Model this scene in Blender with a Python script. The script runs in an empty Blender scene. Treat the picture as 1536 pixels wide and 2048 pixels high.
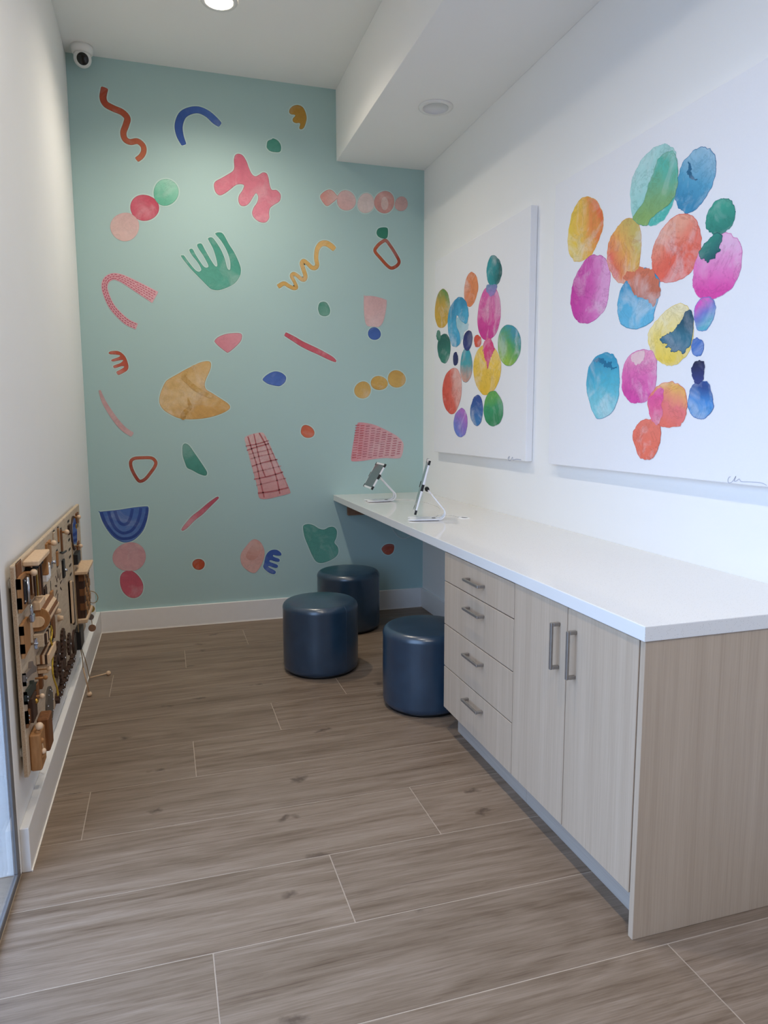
import bpy, bmesh, math, random
from mathutils import Vector, Matrix, geometry
import numpy as np
random.seed(7)
SC = bpy.context.scene
COL = SC.collection

# ------------------------------------------------------------------ camera
FPX, YAW, PITCH, ROLL = 1419.24, .2993, -.1261, -.0028      # image taken as 1536x2048
CAM = np.array([.4336, -4.6303, 1.3])
_cy, _sy, _cp, _sp = math.cos(YAW), math.sin(YAW), math.cos(PITCH), math.sin(PITCH)
FW = np.array([_sy*_cp, _cy*_cp, _sp]); RT = np.array([_cy, -_sy, 0.]); UP = np.cross(RT, FW)
RT, UP = RT*math.cos(ROLL)+UP*math.sin(ROLL), -RT*math.sin(ROLL)+UP*math.cos(ROLL)
cd = bpy.data.cameras.new('camera'); cd.sensor_fit = 'HORIZONTAL'; cd.sensor_width = 36
cd.lens = FPX*36/1536; cd.clip_start = .05
cam = bpy.data.objects.new('camera', cd); COL.objects.link(cam)
cam.matrix_world = Matrix(((RT[0], UP[0], -FW[0], CAM[0]), (RT[1], UP[1], -FW[1], CAM[1]), (RT[2], UP[2], -FW[2], CAM[2]), (0, 0, 0, 1)))
SC.camera = cam

def un(px, py, ax, val):
    """photo pixel -> point where its ray meets the plane axis=val"""
    d = FW*FPX + RT*(px-768) + UP*(1024-py)
    return CAM + d*((val-CAM[ax])/d[ax])

# ------------------------------------------------------------------ room dimensions (metres)
H, W, SX, SZ = 3.372, 2.147, 1.552, 2.945          # ceiling, right wall, soffit edge, soffit underside
XL = -.01                                          # left wall face
XF, ZC, TC, YE = 1.513, .8166, .0385, -3.246       # counter front, top, thickness, near end
YB = -7.6                                          # wall behind the camera
YG = -4.70                                         # end of the glazing behind the camera
YW = -2.495                                        # end of the left wall, start of the glazing
HB = .1365                                         # baseboard height

# ------------------------------------------------------------------ world and exposure
def lin(c):
    return tuple((v/12.92 if v <= .04045 else ((v+.055)/1.055)**2.4) for v in (x/255 for x in c))+(1.,)
w = bpy.data.worlds.new('sky'); SC.world = w; w.use_nodes = True
bg = w.node_tree.nodes['Background']
bg.inputs[0].default_value = (.46, .64, 1.0, 1)
bg.inputs[1].default_value = 3.95
SC.view_settings.view_transform = 'Standard'; SC.view_settings.look = 'None'
SC.view_settings.gamma = 1; SC.view_settings.exposure = 0.57
SC.view_settings.use_curve_mapping = False
LAMP_W = 58                                        # each lit downlight, watts
try:
    SC.cycles.max_bounces = 10; SC.cycles.diffuse_bounces = 7; SC.cycles.transparent_max_bounces = 12
    SC.cycles.caustics_reflective = False; SC.cycles.caustics_refractive = False
except Exception:
    pass
pl = bpy.data.lights.new('sky_portal', 'AREA'); pl.shape = 'RECTANGLE'; pl.size = abs(YG-YW); pl.size_y = 2.44
po = bpy.data.objects.new('sky_portal', pl); COL.objects.link(po)
po.location = (-.14, (YW+YG)/2, 1.24); po.rotation_euler = (math.radians(90), 0, math.radians(-90)); 
pl.cycles.is_portal = True

# ------------------------------------------------------------------ materials
class NT:
    def __init__(s, name):
        s.m = bpy.data.materials.new(name); s.m.use_nodes = True
        s.n = s.m.node_tree.nodes; s.l = s.m.node_tree.links
        s.b = s.n['Principled BSDF']
    def node(s, t, **k):
        x = s.n.new(t)
        for a, v in k.items():
            if a.startswith('i_'):
                key = a[2:]; key = int(key) if key.isdigit() else key.replace('_', ' ')
                if hasattr(v, 'default_value') or hasattr(v, 'is_output'): s.l.new(v, x.inputs[key])
                else: x.inputs[key].default_value = v
            else: setattr(x, a, v)
        return x
    def math(s, op, a, b=0.):
        x = s.n.new('ShaderNodeMath'); x.operation = op
        for i, v in enumerate((a, b)):
            if isinstance(v, (int, float)): x.inputs[i].default_value = v
            else: s.l.new(v, x.inputs[i])
        return x.outputs[0]
    def mix(s, f, a, b, mode='MIX'):
        x = s.n.new('ShaderNodeMix'); x.data_type = 'RGBA'; x.blend_type = mode; x.clamp_factor = True
        for k, v in ((0, f), (6, a), (7, b)):
            if isinstance(v, (int, float, tuple)): x.inputs[k].default_value = v
            else: s.l.new(v, x.inputs[k])
        return x.outputs[2]
    def ramp(s, f, stops):
        x = s.n.new('ShaderNodeValToRGB'); cr = x.color_ramp
        while len(cr.elements) < len(stops): cr.elements.new(.5)
        for e, (p, c) in zip(cr.elements, stops): e.position = p; e.color = c
        s.l.new(f, x.inputs[0]); return x.outputs[0]
    def noise(s, vec, scale, detail=4, rough=.55, dist=0.):
        x = s.n.new('ShaderNodeTexNoise'); x.inputs['Scale'].default_value = scale; x.inputs['Detail'].default_value = detail
        x.inputs['Roughness'].default_value = rough; x.inputs['Distortion'].default_value = dist
        if vec is not None: s.l.new(vec, x.inputs['Vector'])
        return x.outputs[0]
    def scale(s, vec, sc):
        x = s.n.new('ShaderNodeVectorMath'); x.operation = 'MULTIPLY'; s.l.new(vec, x.inputs[0]); x.inputs[1].default_value = sc
        return x.outputs[0]
    def bump(s, h, strength, dist=.002):
        x = s.n.new('ShaderNodeBump'); x.inputs['Strength'].default_value = strength; x.inputs['Distance'].default_value = dist
        s.l.new(h, x.inputs['Height']); s.l.new(x.outputs[0], s.b.inputs['Normal'])
    def done(s, col=None, rough=.5, metal=0., spec=None):
        if col is not None:
            if isinstance(col, tuple): s.b.inputs['Base Color'].default_value = col
            else: s.l.new(col, s.b.inputs['Base Color'])
        if isinstance(rough, (int, float)): s.b.inputs['Roughness'].default_value = rough
        else: s.l.new(rough, s.b.inputs['Roughness'])
        s.b.inputs['Metallic'].default_value = metal
        if spec is not None: s.b.inputs['Specular IOR Level'].default_value = spec
        return s.m
    def pos(s): return s.n.new('ShaderNodeNewGeometry').outputs['Position']
    def obj(s): return s.n.new('ShaderNodeTexCoord').outputs['Object']
    def uv(s): return s.n.new('ShaderNodeTexCoord').outputs['UV']

def plain(name, c, rough=.5, metal=0., var=.05, scale=30., spec=None):
    t = NT(name); n = t.noise(t.obj(), scale, 3)
    a = lin(c); f = lambda k: tuple(min(1, x*k) for x in a[:3])+(1,)
    return t.done(t.ramp(n, [(.3, f(1-var)), (.7, f(1+var))]), rough, metal, spec)

def paint(name, c, bump=.06):
    t = NT(name); p = t.pos()
    n = t.noise(p, 2.2, 2); a = lin(c)
    t.bump(t.noise(p, 260, 3, .6), bump, .001)
    return t.done(t.ramp(n, [(.3, tuple(x*.985 for x in a[:3])+(1,)), (.7, a)]), .62, spec=.3)

M_white = paint('white_wall_paint', (241, 240, 237))
M_tan = paint('tan_wall_paint', (196, 180, 162))  # for the unseen rear walls; tan chosen to dim and warm the bounce
M_ceil = paint('ceiling_paint', (244, 243, 240))
M_teal = paint('teal_wall_paint', (173, 201, 199))
M_trim = plain('trim_gloss_white', (234, 231, 227), .35, var=.01)
M_caulk = plain('caulk', (240, 234, 224), .5)
M_grout = plain('grout', (170, 153, 135), .85, var=.06, scale=90)

def mk_tile():
    t = NT('wood_look_tile'); p = t.pos()
    oi = t.n.new('ShaderNodeObjectInfo').outputs['Random']
    off = t.n.new('ShaderNodeCombineXYZ'); t.l.new(t.math('MULTIPLY', oi, 37.), off.inputs[0]); t.l.new(t.math('MULTIPLY', oi, 61.), off.inputs[1])
    ad = t.n.new('ShaderNodeVectorMath'); t.l.new(p, ad.inputs[0]); t.l.new(off.outputs[0], ad.inputs[1]); v = ad.outputs[0]
    broad = t.noise(t.scale(v, (.7, 9., 1)), 1.7, 5, .55, .35)
    mid = t.noise(t.scale(v, (1.5, 30., 1)), 2.0, 6, .7, .6)
    fine = t.noise(t.scale(v, (4., 110., 1)), 2.4, 5, .65, .2)
    cath = t.noise(t.scale(v, (.55, 4.2, 1)), 1.2, 2, .4, .5)
    rings = t.math('ABSOLUTE', t.math('SUBTRACT', t.math('FRACT', t.math('MULTIPLY', cath, 14.)), .5))
    rings = t.math('MULTIPLY', t.math('SUBTRACT', rings, .25), .10)
    f = t.math('ADD', t.math('ADD', t.math('ADD', t.math('MULTIPLY', broad, .34), t.math('MULTIPLY', mid, .38)), t.math('MULTIPLY', fine, .28)), rings)
    c = t.ramp(f, [(.34, lin((88, 70, 55))), (.44, lin((116, 98, 81))), (.54, lin((134, 116, 99))), (.68, lin((153, 136, 120)))])
    thin = t.noise(t.scale(v, (1.0, 46., 1)), 1.9, 4, .6, .8)
    c = t.mix(t.math('MULTIPLY', t.math('MINIMUM', t.math('MAXIMUM', t.math('MULTIPLY', t.math('SUBTRACT', .40, thin), 9.), 0.), 1.), .55), c, lin((86, 67, 54)))
    # sparse knots, stretched along the board
    vo = t.n.new('ShaderNodeTexVoronoi'); vo.inputs['Scale'].default_value = 1.0; vo.inputs['Randomness'].default_value = 1.; vo.voronoi_dimensions = '2D'
    wv = t.n.new('ShaderNodeVectorMath'); wv.operation = 'ADD'
    nz = t.n.new('ShaderNodeTexNoise'); nz.inputs['Scale'].default_value = 22.; nz.inputs['Detail'].default_value = 4.; t.l.new(v, nz.inputs['Vector'])
    t.l.new(t.scale(v, (2.6, 5.2, .01)), wv.inputs[0]); t.l.new(t.scale(nz.outputs['Color'], (.30, .34, 0)), wv.inputs[1])
    t.l.new(wv.outputs[0], vo.inputs['Vector'])
    k = t.math('MULTIPLY', t.math('SUBTRACT', .10, vo.outputs['Distance']), 13.)
    k = t.math('MINIMUM', t.math('MAXIMUM', k, 0.), 1.)
    col = t.n.new('ShaderNodeSeparateColor'); t.l.new(vo.outputs['Color'], col.inputs[0])
    k = t.math('MULTIPLY', k, t.math('GREATER_THAN', col.outputs[0], .6))
    c = t.mix(t.math('MULTIPLY', k, .7), c, lin((66, 50, 40)))
    # board to board tone
    hs = t.n.new('ShaderNodeHueSaturation'); hs.inputs['Saturation'].default_value = 1.0
    t.l.new(t.math('ADD', t.math('MULTIPLY', oi, .14), .93), hs.inputs['Value']); t.l.new(c, hs.inputs['Color'])
    t.bump(fine, .10, .001)
    return t.done(hs.outputs[0], t.math('ADD', t.math('MULTIPLY', fine, .15), .40), spec=.35)
M_tile = mk_tile()

def mk_laminate(name, c1, c2, axis='z'):
    t = NT(name); p = t.pos()
    s = (130., 130., 2.4) if axis == 'z' else (130., 2.4, 130.)
    n = t.noise(t.scale(p, s), 1.6, 5, .6, .15)
    n2 = t.noise(t.scale(p, tuple(x*.18 for x in s)), 1.3, 3, .5)
    f = t.math('ADD', t.math('MULTIPLY', n, .55), t.math('MULTIPLY', n2, .45))
    t.bump(n, .06, .0004)
    return t.done(t.ramp(f, [(.25, lin(c1)), (.75, lin(c2))]), .5, spec=.3)
M_lam = mk_laminate('pale_oak_laminate', (168, 148, 126), (193, 174, 153))
M_lamh = mk_laminate('pale_oak_kick', (150, 140, 130), (176, 166, 155), 'y')

def mk_quartz():
    t = NT('white_quartz'); p = t.pos()
    v = t.n.new('ShaderNodeTexVoronoi'); v.inputs['Scale'].default_value = 330.; t.l.new(p, v.inputs['Vector'])
    cs = t.n.new('ShaderNodeSeparateColor'); t.l.new(v.outputs['Color'], cs.inputs[0])
    k = t.math('MULTIPLY', t.math('LESS_THAN', v.outputs['Distance'], .32), t.math('GREATER_THAN', cs.outputs[0], .80))
    c = t.mix(t.math('MULTIPLY', k, .42), lin((226, 223, 219)), lin((160, 155, 148)))
    return t.done(c, .07, spec=.6)
M_quartz = mk_quartz()

def mk_vinyl():
    t = NT('navy_vinyl'); p = t.obj()
    v = t.n.new('ShaderNodeTexVoronoi'); v.inputs['Scale'].default_value = 420.; t.l.new(p, v.inputs['Vector'])
    n = t.noise(p, 18, 3)
    t.bump(v.outputs['Distance'], .10, .0006)
    return t.done(t.ramp(n, [(.3, lin((29, 52, 71))), (.7, lin((35, 60, 80)))]), .28, spec=.95)
M_vinyl = mk_vinyl()
M_black = plain('black_plastic', (22, 21, 21), .45)
M_hole_shade = plain('painted_hole_shade', (30, 24, 20), .8)  # shade inside cut-outs, put into the colour of flat raised plates
M_nickel = plain('brushed_nickel', (150, 144, 138), .38, .7, .08, 60)
M_alu = plain('satin_white_metal', (238, 238, 240), .28, 0., .01)
M_plastic = plain('white_plastic', (232, 231, 228), .4, var=.01)
M_frame = plain('window_frame_grey', (112, 110, 110), .5, .1, .04)
M_screen = plain('dark_screen_glass', (88, 96, 98), .12, var=.03)
M_steel = plain('bright_steel', (190, 192, 198), .22, 1., .05)
M_mirror = plain('mirror_acrylic', (215, 215, 225), .06, 1., .01)
M_brass = plain('brass', (190, 150, 70), .3, 1.)
M_pave = plain('pavement_concrete', (150, 152, 156), .9, var=.1, scale=3)

def mk_glass():
    t = NT('window_glass'); n = t.n; l = t.l
    tr = n.new('ShaderNodeBsdfTransparent'); tr.inputs[0].default_value = (.93, .96, .97, 1)
    gl = n.new('ShaderNodeBsdfGlossy'); gl.inputs['Roughness'].default_value = .02
    mx = n.new('ShaderNodeMixShader'); fr = n.new('ShaderNodeFresnel'); l.new(fr.outputs[0], mx.inputs[0])
    l.new(t.math('SUBTRACT', 1.5, t.math('MULTIPLY', n.new('ShaderNodeNewGeometry').outputs['Backfacing'], 1.5-1/1.5)), fr.inputs[0])
    l.new(tr.outputs[0], mx.inputs[1]); l.new(gl.outputs[0], mx.inputs[2])
    l.new(mx.outputs[0], n['Material Output'].inputs['Surface']); return t.m
M_glass = mk_glass()

def emis(name, c, st):
    t = NT(name); t.b.inputs['Emission Color'].default_value = lin(c); t.b.inputs['Emission Strength'].default_value = st
    return t.done(lin(c), .4)
M_lens_on = emis('lit_lens', (255, 240, 218), 14)
M_lens_off = plain('frosted_lens', (222, 222, 224), .45, var=.01)

def wood(name, c1, c2, axis=1, sc=14.):
    t = NT(name); s = [10., 10., 10.]; s[axis] = 1.2
    n = t.noise(t.scale(t.pos(), tuple(s)), sc, 4, .6, .3)
    return t.done(t.ramp(n, [(.3, lin(c1)), (.7, lin(c2))]), .6, spec=.25)
W_ply = wood('birch_ply', (184, 162, 136), (206, 187, 162))
W_edge = wood('ply_edge', (150, 118, 88), (196, 170, 140), 1, 30)
W_tan = wood('tan_wood', (150, 104, 62), (176, 128, 82), 2)
W_brown = wood('brown_wood', (104, 66, 38), (132, 86, 52), 2)
W_walnut = wood('walnut_wood', (52, 36, 28), (78, 54, 42), 2)
W_light = wood('light_beech', (204, 172, 138), (224, 194, 160), 2)
W_ball = plain('beech_ball', (222, 190, 156), .45)
W_green = plain('dark_green_wood', (40, 46, 38), .6)
W_grey = plain('grey_wood', (116, 104, 96), .6)
M_yellow = plain('yellow_cord', (206, 172, 52), .7)
M_cord = plain('natural_cord', (166, 138, 96), .8)
M_cable = plain('white_cable', (222, 222, 220), .5)
M_sigline = plain('pencil_grey', (168, 172, 186), .7)

_wc = {}
def wc(c1, c2=None, ang=90, c3=None, amp=.45, ns=9., mott=.15, soft=.09, bloom=.16):
    """watercolour wash: colour runs across the shape (UV) with blooms"""
    key = (c1, c2, ang, c3, amp, ns, mott, soft, bloom)
    if key in _wc: return _wc[key]
    c2 = c2 or c1; sf = lambda c: tuple(x+(255-x)*soft for x in c)
    c1, c2 = sf(c1), sf(c2); c3 = sf(c3) if c3 else None
    t = NT('watercolour_wash'); sp = t.n.new('ShaderNodeSeparateXYZ'); t.l.new(t.uv(), sp.inputs[0])
    a = math.radians(ang)
    ov = t.n.new('ShaderNodeVectorMath'); t.l.new(t.obj(), ov.inputs[0])
    rc = t.n.new('ShaderNodeCombineXYZ'); rr = t.n.new('ShaderNodeObjectInfo').outputs['Random']
    t.l.new(t.math('MULTIPLY', rr, 17.), rc.inputs[0]); t.l.new(t.math('MULTIPLY', rr, 29.), rc.inputs[2]); t.l.new(rc.outputs[0], ov.inputs[1]); o = ov.outputs[0]
    g = t.math('ADD', t.math('MULTIPLY', t.math('SUBTRACT', sp.outputs[0], .5), math.cos(a)), t.math('MULTIPLY', t.math('SUBTRACT', sp.outputs[1], .5), math.sin(a)))
    g = t.math('ADD', t.math('ADD', g, .5), t.math('MULTIPLY', t.math('SUBTRACT', t.noise(o, ns, 5, .6, .4), .5), amp))
    st = [(.12, lin(c1)), (.88, lin(c2))] if c3 is None else [(.12, lin(c1)), (.5, lin(c3)), (.88, lin(c2))]
    c = t.ramp(g, st)
    m = t.noise(o, 26., 6, .7)
    if bloom:
        bloom = bloom*min(1., max(0., sum(c1)/3-60)/80)
        pn = t.noise(o, 7., 4, .6, .8)
        c = t.mix(t.math('MULTIPLY', t.math('MINIMUM', t.math('MAXIMUM', t.math('MULTIPLY', t.math('SUBTRACT', pn, .50), 6.), 0.), 1.), bloom), c, lin((240, 238, 238)))
        bn = t.noise(o, 11., 7, .75, 1.2)
        ed = t.math('MAXIMUM', t.math('SUBTRACT', 1., t.math('MULTIPLY', t.math('ABSOLUTE', t.math('SUBTRACT', bn, .55)), 30.)), 0.)
        c = t.mix(t.math('MULTIPLY', ed, min(.35, bloom*1.4)), c, tuple(x*.55 for x in lin(c1)[:3])+(1,))
    c = t.mix(1., c, t.ramp(m, [(.25, (1-mott,)*3+(1,)), (.75, (1., 1., 1., 1))]), 'MULTIPLY')
    r = t.done(c, .7, spec=.2); _wc[key] = r; return r
def dk(c, k=.8): return tuple(int(x*k) for x in c)

# ------------------------------------------------------------------ object helpers
WL = {}
def link(o, parent, loc):
    COL.objects.link(o)
    if parent is not None: o.parent = parent; o.location = Vector(loc)-WL[parent.name]
    else: o.location = loc
    WL[o.name] = Vector(loc)
    return o
def tag(o, label=None, cat=None, group=None, kind=None):
    if label: o['label'] = label
    if cat: o['category'] = cat
    if group: o['group'] = group
    if kind: o['kind'] = kind
    return o
def thing(name, loc, label, cat, group=None):
    o = bpy.data.objects.new(name, None); o.empty_display_size = .05
    return tag(link(o, None, loc), label, cat, group)
class MB:
    def __init__(s): s.v = []; s.f = []; s.mi = []; s.sm = []; s.uvs = None
    def add(s, vs, fs, mi=0, smooth=False):
        b = len(s.v); s.v += [tuple(float(c) for c in x) for x in vs]
        for f in fs: s.f.append(tuple(b+i for i in f)); s.mi.append(mi); s.sm.append(smooth)
        return s
    def box(s, lo, hi, mi=0, bev=0.):
        lo = [min(a, b) for a, b in zip(lo, hi)] if True else lo; 
        return s
    def build(s, name, mats, parent=None, origin=None, uv=None):
        mats = mats if isinstance(mats, (list, tuple)) else [mats]
        a = np.array(s.v)
        if origin is None: origin = (a.min(0)+a.max(0))/2
        me = bpy.data.meshes.new(name); me.from_pydata([tuple(x) for x in (a-np.array(origin))], [], s.f)
        for m in mats: me.materials.append(m)
        me.polygons.foreach_set('material_index', s.mi); me.polygons.foreach_set('use_smooth', s.sm)
        if uv is not None:
            L = me.uv_layers.new(name='UVMap'); idx = np.zeros(len(me.loops), dtype=np.int32); me.loops.foreach_get('vertex_index', idx)
            L.data.foreach_set('uv', np.asarray(uv, dtype=np.float32)[idx].ravel())
        me.validate(); me.update()
        return link(bpy.data.objects.new(name, me), parent, tuple(origin))
BOXF = [(0, 3, 2, 1), (4, 5, 6, 7), (0, 1, 5, 4), (1, 2, 6, 5), (2, 3, 7, 6), (3, 0, 4, 7)]
def boxv(lo, hi):
    x0, y0, z0 = [min(a, b) for a, b in zip(lo, hi)]; x1, y1, z1 = [max(a, b) for a, b in zip(lo, hi)]
    return [(x0, y0, z0), (x1, y0, z0), (x1, y1, z0), (x0, y1, z0), (x0, y0, z1), (x1, y0, z1), (x1, y1, z1), (x0, y1, z1)]
def box(name, lo, hi, mat, parent=None, bev=0., seg=2, origin=None):
    vs = boxv(lo, hi)
    if bev <= 0:
        m = MB(); m.add(vs, BOXF); return m.build(name, mat, parent, origin)
    bm = bmesh.new(); bv = [bm.verts.new(v) for v in vs]
    for f in BOXF: bm.faces.new([bv[i] for i in f])
    bmesh.ops.bevel(bm, geom=bm.edges[:], offset=bev, segments=seg, affect='EDGES', profile=.5)
    m = MB(); bm.verts.index_update(); m.add([v.co for v in bm.verts], [[v.index for v in f.verts] for f in bm.faces]); bm.free()
    return m.build(name, mat, parent, origin)
def frame_of(d):
    d = Vector(d).normalized(); a = Vector((0, 0, 1)) if abs(d.z) < .9 else Vector((1, 0, 0))
    u = d.cross(a).normalized(); return u, d.cross(u).normalized()
def lathe(m, base, axis, prof, n=32, mi=0, smooth=True, cap=True):
    """prof: list of (radius, distance along axis)"""
    base = Vector(base); d = Vector(axis).normalized(); u, v = frame_of(d)
    vs = []; fs = []
    for r, h in prof:
        for k in range(n):
            a = 2*math.pi*k/n; vs.append(base+d*h+(u*math.cos(a)+v*math.sin(a))*r)
    for i in range(len(prof)-1):
        for k in range(n):
            k2 = (k+1) % n; fs.append((i*n+k, i*n+k2, (i+1)*n+k2, (i+1)*n+k))
    m.add(vs, fs, mi, smooth)
    if cap:
        for i, fl in ((0, True), (len(prof)-1, False)):
            if prof[i][0] > 1e-5:
                ring = list(range(i*n, (i+1)*n)); b = len(m.v)-len(vs)
                m.f.append(tuple(b+j for j in (ring[::-1] if fl else ring))); m.mi.append(mi); m.sm.append(False)
    return m
def cyl(name, p0, p1, r, mat, parent=None, n=20, r2=None, bev=0.):
    p0, p1 = Vector(p0), Vector(p1); L = (p1-p0).length; r2 = r if r2 is None else r2
    prof = [(r, 0), (r2, L)] if bev <= 0 else [(r-bev, 0), (r, bev), (r2, L-bev), (r2-bev, L)]
    return lathe(MB(), p0, p1-p0, prof, n).build(name, mat, parent)
def ball(name, c, r, mat, parent=None, n=18):
    prof = [(r*math.sin(math.pi*i/10), -r*math.cos(math.pi*i/10)) for i in range(11)]; prof[0] = (1e-4, -r); prof[-1] = (1e-4, r)
    return lathe(MB(), c, (0, 0, 1), prof, n).build(name, mat, parent)
def catmull(pts, per=6, closed=False):
    P = [np.array(p, float) for p in pts]; n = len(P); out = []
    rng = range(n) if closed else range(n-1)
    for i in rng:
        if closed: a, b, c, d = P[(i-1) % n], P[i], P[(i+1) % n], P[(i+2) % n]
        else: a, b, c, d = P[max(i-1, 0)], P[i], P[i+1], P[min(i+2, n-1)]
        for k in range(per):
            t = k/per; out.append(.5*((2*b)+(c-a)*t+(2*a-5*b+4*c-d)*t*t+(3*b-a-3*c+d)*t**3))
    if not closed: out.append(P[-1])
    return out
def tube(name, pts, r, mat, parent=None, n=8, per=5):
    P = [Vector(p) for p in catmull(pts, per)]; m = MB(); vs = []; fs = []
    for i, p in enumerate(P):
        d = P[min(i+1, len(P)-1)]-P[max(i-1, 0)]; u, v = frame_of(d)
        if i and (u.dot(pu) < 0): pass
        pu = u
        for k in range(n):
            a = 2*math.pi*k/n; vs.append(p+(u*math.cos(a)+v*math.sin(a))*r)
    for i in range(len(P)-1):
        for k in range(n): fs.append((i*n+k, i*n+(k+1) % n, (i+1)*n+(k+1) % n, (i+1)*n+k))
    fs.append(tuple(range(n))[::-1]); fs.append(tuple((len(P)-1)*n+k for k in range(n)))
    m.add(vs, fs, 0, True); return m.build(name, mat, parent)
def extrude(m, poly, T, h, mi=0):
    """poly 2-D outline -> prism; T(a,b,k) maps to 3-D with k=0..h"""
    n = len(poly); vs = [T(a, b, 0) for a, b in poly]+[T(a, b, h) for a, b in poly]
    tri = geometry.tessellate_polygon([[Vector((a, b, 0)) for a, b in poly]])
    fs = [tuple(t) for t in tri]+[tuple(n+i for i in reversed(t)) for t in tri]
    fs += [(i, (i+1) % n, n+(i+1) % n, n+i) for i in range(n)]
    m.add(vs, fs, mi)
    return m
def fixnormals(o):
    bm = bmesh.new(); bm.from_mesh(o.data); bmesh.ops.recalc_face_normals(bm, faces=bm.faces[:]); bm.to_mesh(o.data); bm.free(); return o

# ------------------------------------------------------------------ the room
def struct(name, lo, hi, mat, parent=None, bev=0.):
    return tag(box(name, lo, hi, mat, parent, bev), kind='structure')
floor = struct('floor', (-.16, YB-.1, -.12), (W+.1, .1, -.0007), M_grout)
PW, PL, P0, G = .3075, 1.454, -.207, .0032          # tile row pitch, tile pitch, first joint, grout
rows = int((-YB)/PW)+2
for i in range(-1, rows):
    ya = P0-i*PW; yb = ya-PW
    ya, yb = min(ya, 0), max(yb, YB)
    if ya-yb < .02: continue
    x = (.863-.3635*i) % PL-PL                        # staggered by a quarter tile per row
    while x < W:
        xa, xb = max(x, -.012), min(x+PL, W)
        if xb-xa > .02:
            box('plank', (xa+G/2, yb+G/2, -.008), (xb-G/2, ya-G/2, 0), M_tile, floor, .0004, 1)
        x += PL
wall_far = struct('wall_far', (-.2, 0, 0), (W+.1, .12, H), M_teal)
wall_right = struct('wall_right', (W, YB, 0), (W+.12, 0, H), M_white)
wall_left = struct('wall_left', (XL-.15, YW, 0), (XL, 0, H), M_white, bev=.004)
wall_lintel = struct('wall_left_header', (XL-.15, YG, 2.5), (XL, YW, H), M_white)
wall_left_rear = struct('wall_left_rear', (XL-.15, YB, 0), (XL, YG, H), M_tan)
wall_back = struct('wall_back', (-.2, YB-.12, 0), (W+.1, YB, H), M_tan)
ceiling = struct('ceiling', (-.2, YB-.1, H), (W+.1, .1, H+.12), M_ceil)
soffit = struct('ceiling_soffit', (SX, YB, SZ), (W, 0, H), M_ceil, bev=.003)

def baseboard(name, lo, hi, top_axis_dir):
    return tag(box(name, lo, hi, M_trim, None, .003, 2), kind='structure')
bl = baseboard('baseboard_left', (XL, -2.4874, 0), (.015, 0, HB), 0)
bf = baseboard('baseboard_far', (.015, -.016, 0), (W-.016, 0, HB), 1)
br = baseboard('baseboard_right', (W-.016, -1.972, 0), (W, 0, HB), 0)
box('caulk_line', (.015, -2.487, 0), (.0185, -.016, .004), M_caulk, bl)
box('caulk_line', (.0185, -.0195, 0), (W-.016, -.016, .004), M_caulk, bf)

# storefront glazing in the left wall, running past the camera
win = tag(link(bpy.data.objects.new('window_1', None), None, (-.06, YW, 0)), kind='structure')
fx0, fx1 = -.024, -.012
box('sill_rail', (fx0, YG, 0), (fx1, YW, .022), M_frame, win, .002, 1)
box('head_rail', (fx0, YG, 2.45), (fx1, YW, 2.5), M_frame, win, .002, 1)
ms = [YW, -3.72, YG]
for i, y in enumerate(ms):
    a, b = (y-.032, y) if i == 0 else ((y, y+.055) if i == len(ms)-1 else (y-.0275, y+.0275))
    box('mullion', (fx0, a, .022), (fx1, b, 2.45), M_frame, win, .002, 1)
for i in range(len(ms)-1):
    box('pane', (-.021, ms[i+1]+.02, .018), (-.016, ms[i]-.02, 2.46), M_glass, win)
pave = struct('pavement', (-9, -14, -.14), (-.161, 6, -.02), M_pave)

# ------------------------------------------------------------------ ceiling fittings
def downlight(x, y, z, lit, label, group=None, watts=LAMP_W):
    t = thing('downlight', (x, y, z), label, 'light', group)
    m = MB(); lathe(m, (x, y, z-.010), (0, 0, 1), [(.066, .003), (.072, .0), (.088, .001), (.092, .006), (.092, .0095)], 40, cap=False)
    m.build('trim_ring', M_plastic, t)
    m = MB(); lathe(m, (x, y, z-.0095), (0, 0, 1), [(.0665, .0), (.0665, .0045), (.001, .006)], 40, cap=False)
    lens = m.build('lens', M_lens_on if lit else M_lens_off, t)
    lens['label'] = 'glowing warm white lens' if lit else 'unlit frosted lens'
    if lit:
        ld = bpy.data.lights.new('downlight_lamp', 'SPOT'); ld.energy = watts; ld.color = (1., .90, .76)
        ld.spot_size = math.radians(150); ld.spot_blend = 1.; ld.shadow_soft_size = .06
        lo = bpy.data.objects.new('lamp', ld); link(lo, t, (x, y, z-.02))
    return t
downlight(.781, -.762, H, True, 'lit round downlight recessed in the high ceiling before the teal wall')
downlight(1.871, -.915, SZ, False, 'unlit round white downlight in the lowered soffit above the canvases')
downlight(.781, -2.75, H, True, 'added unseen downlight in the high ceiling above the cabinets', 'added ceiling downlights out of view', 42)  # extra lamp out of view, added because the room needs light
downlight(.781, -4.75, H, True, 'added unseen downlight in the high ceiling past the glazing', 'added ceiling downlights out of view', 100)  # extra lamp out of view, added and boosted to warm the end panel

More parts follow.
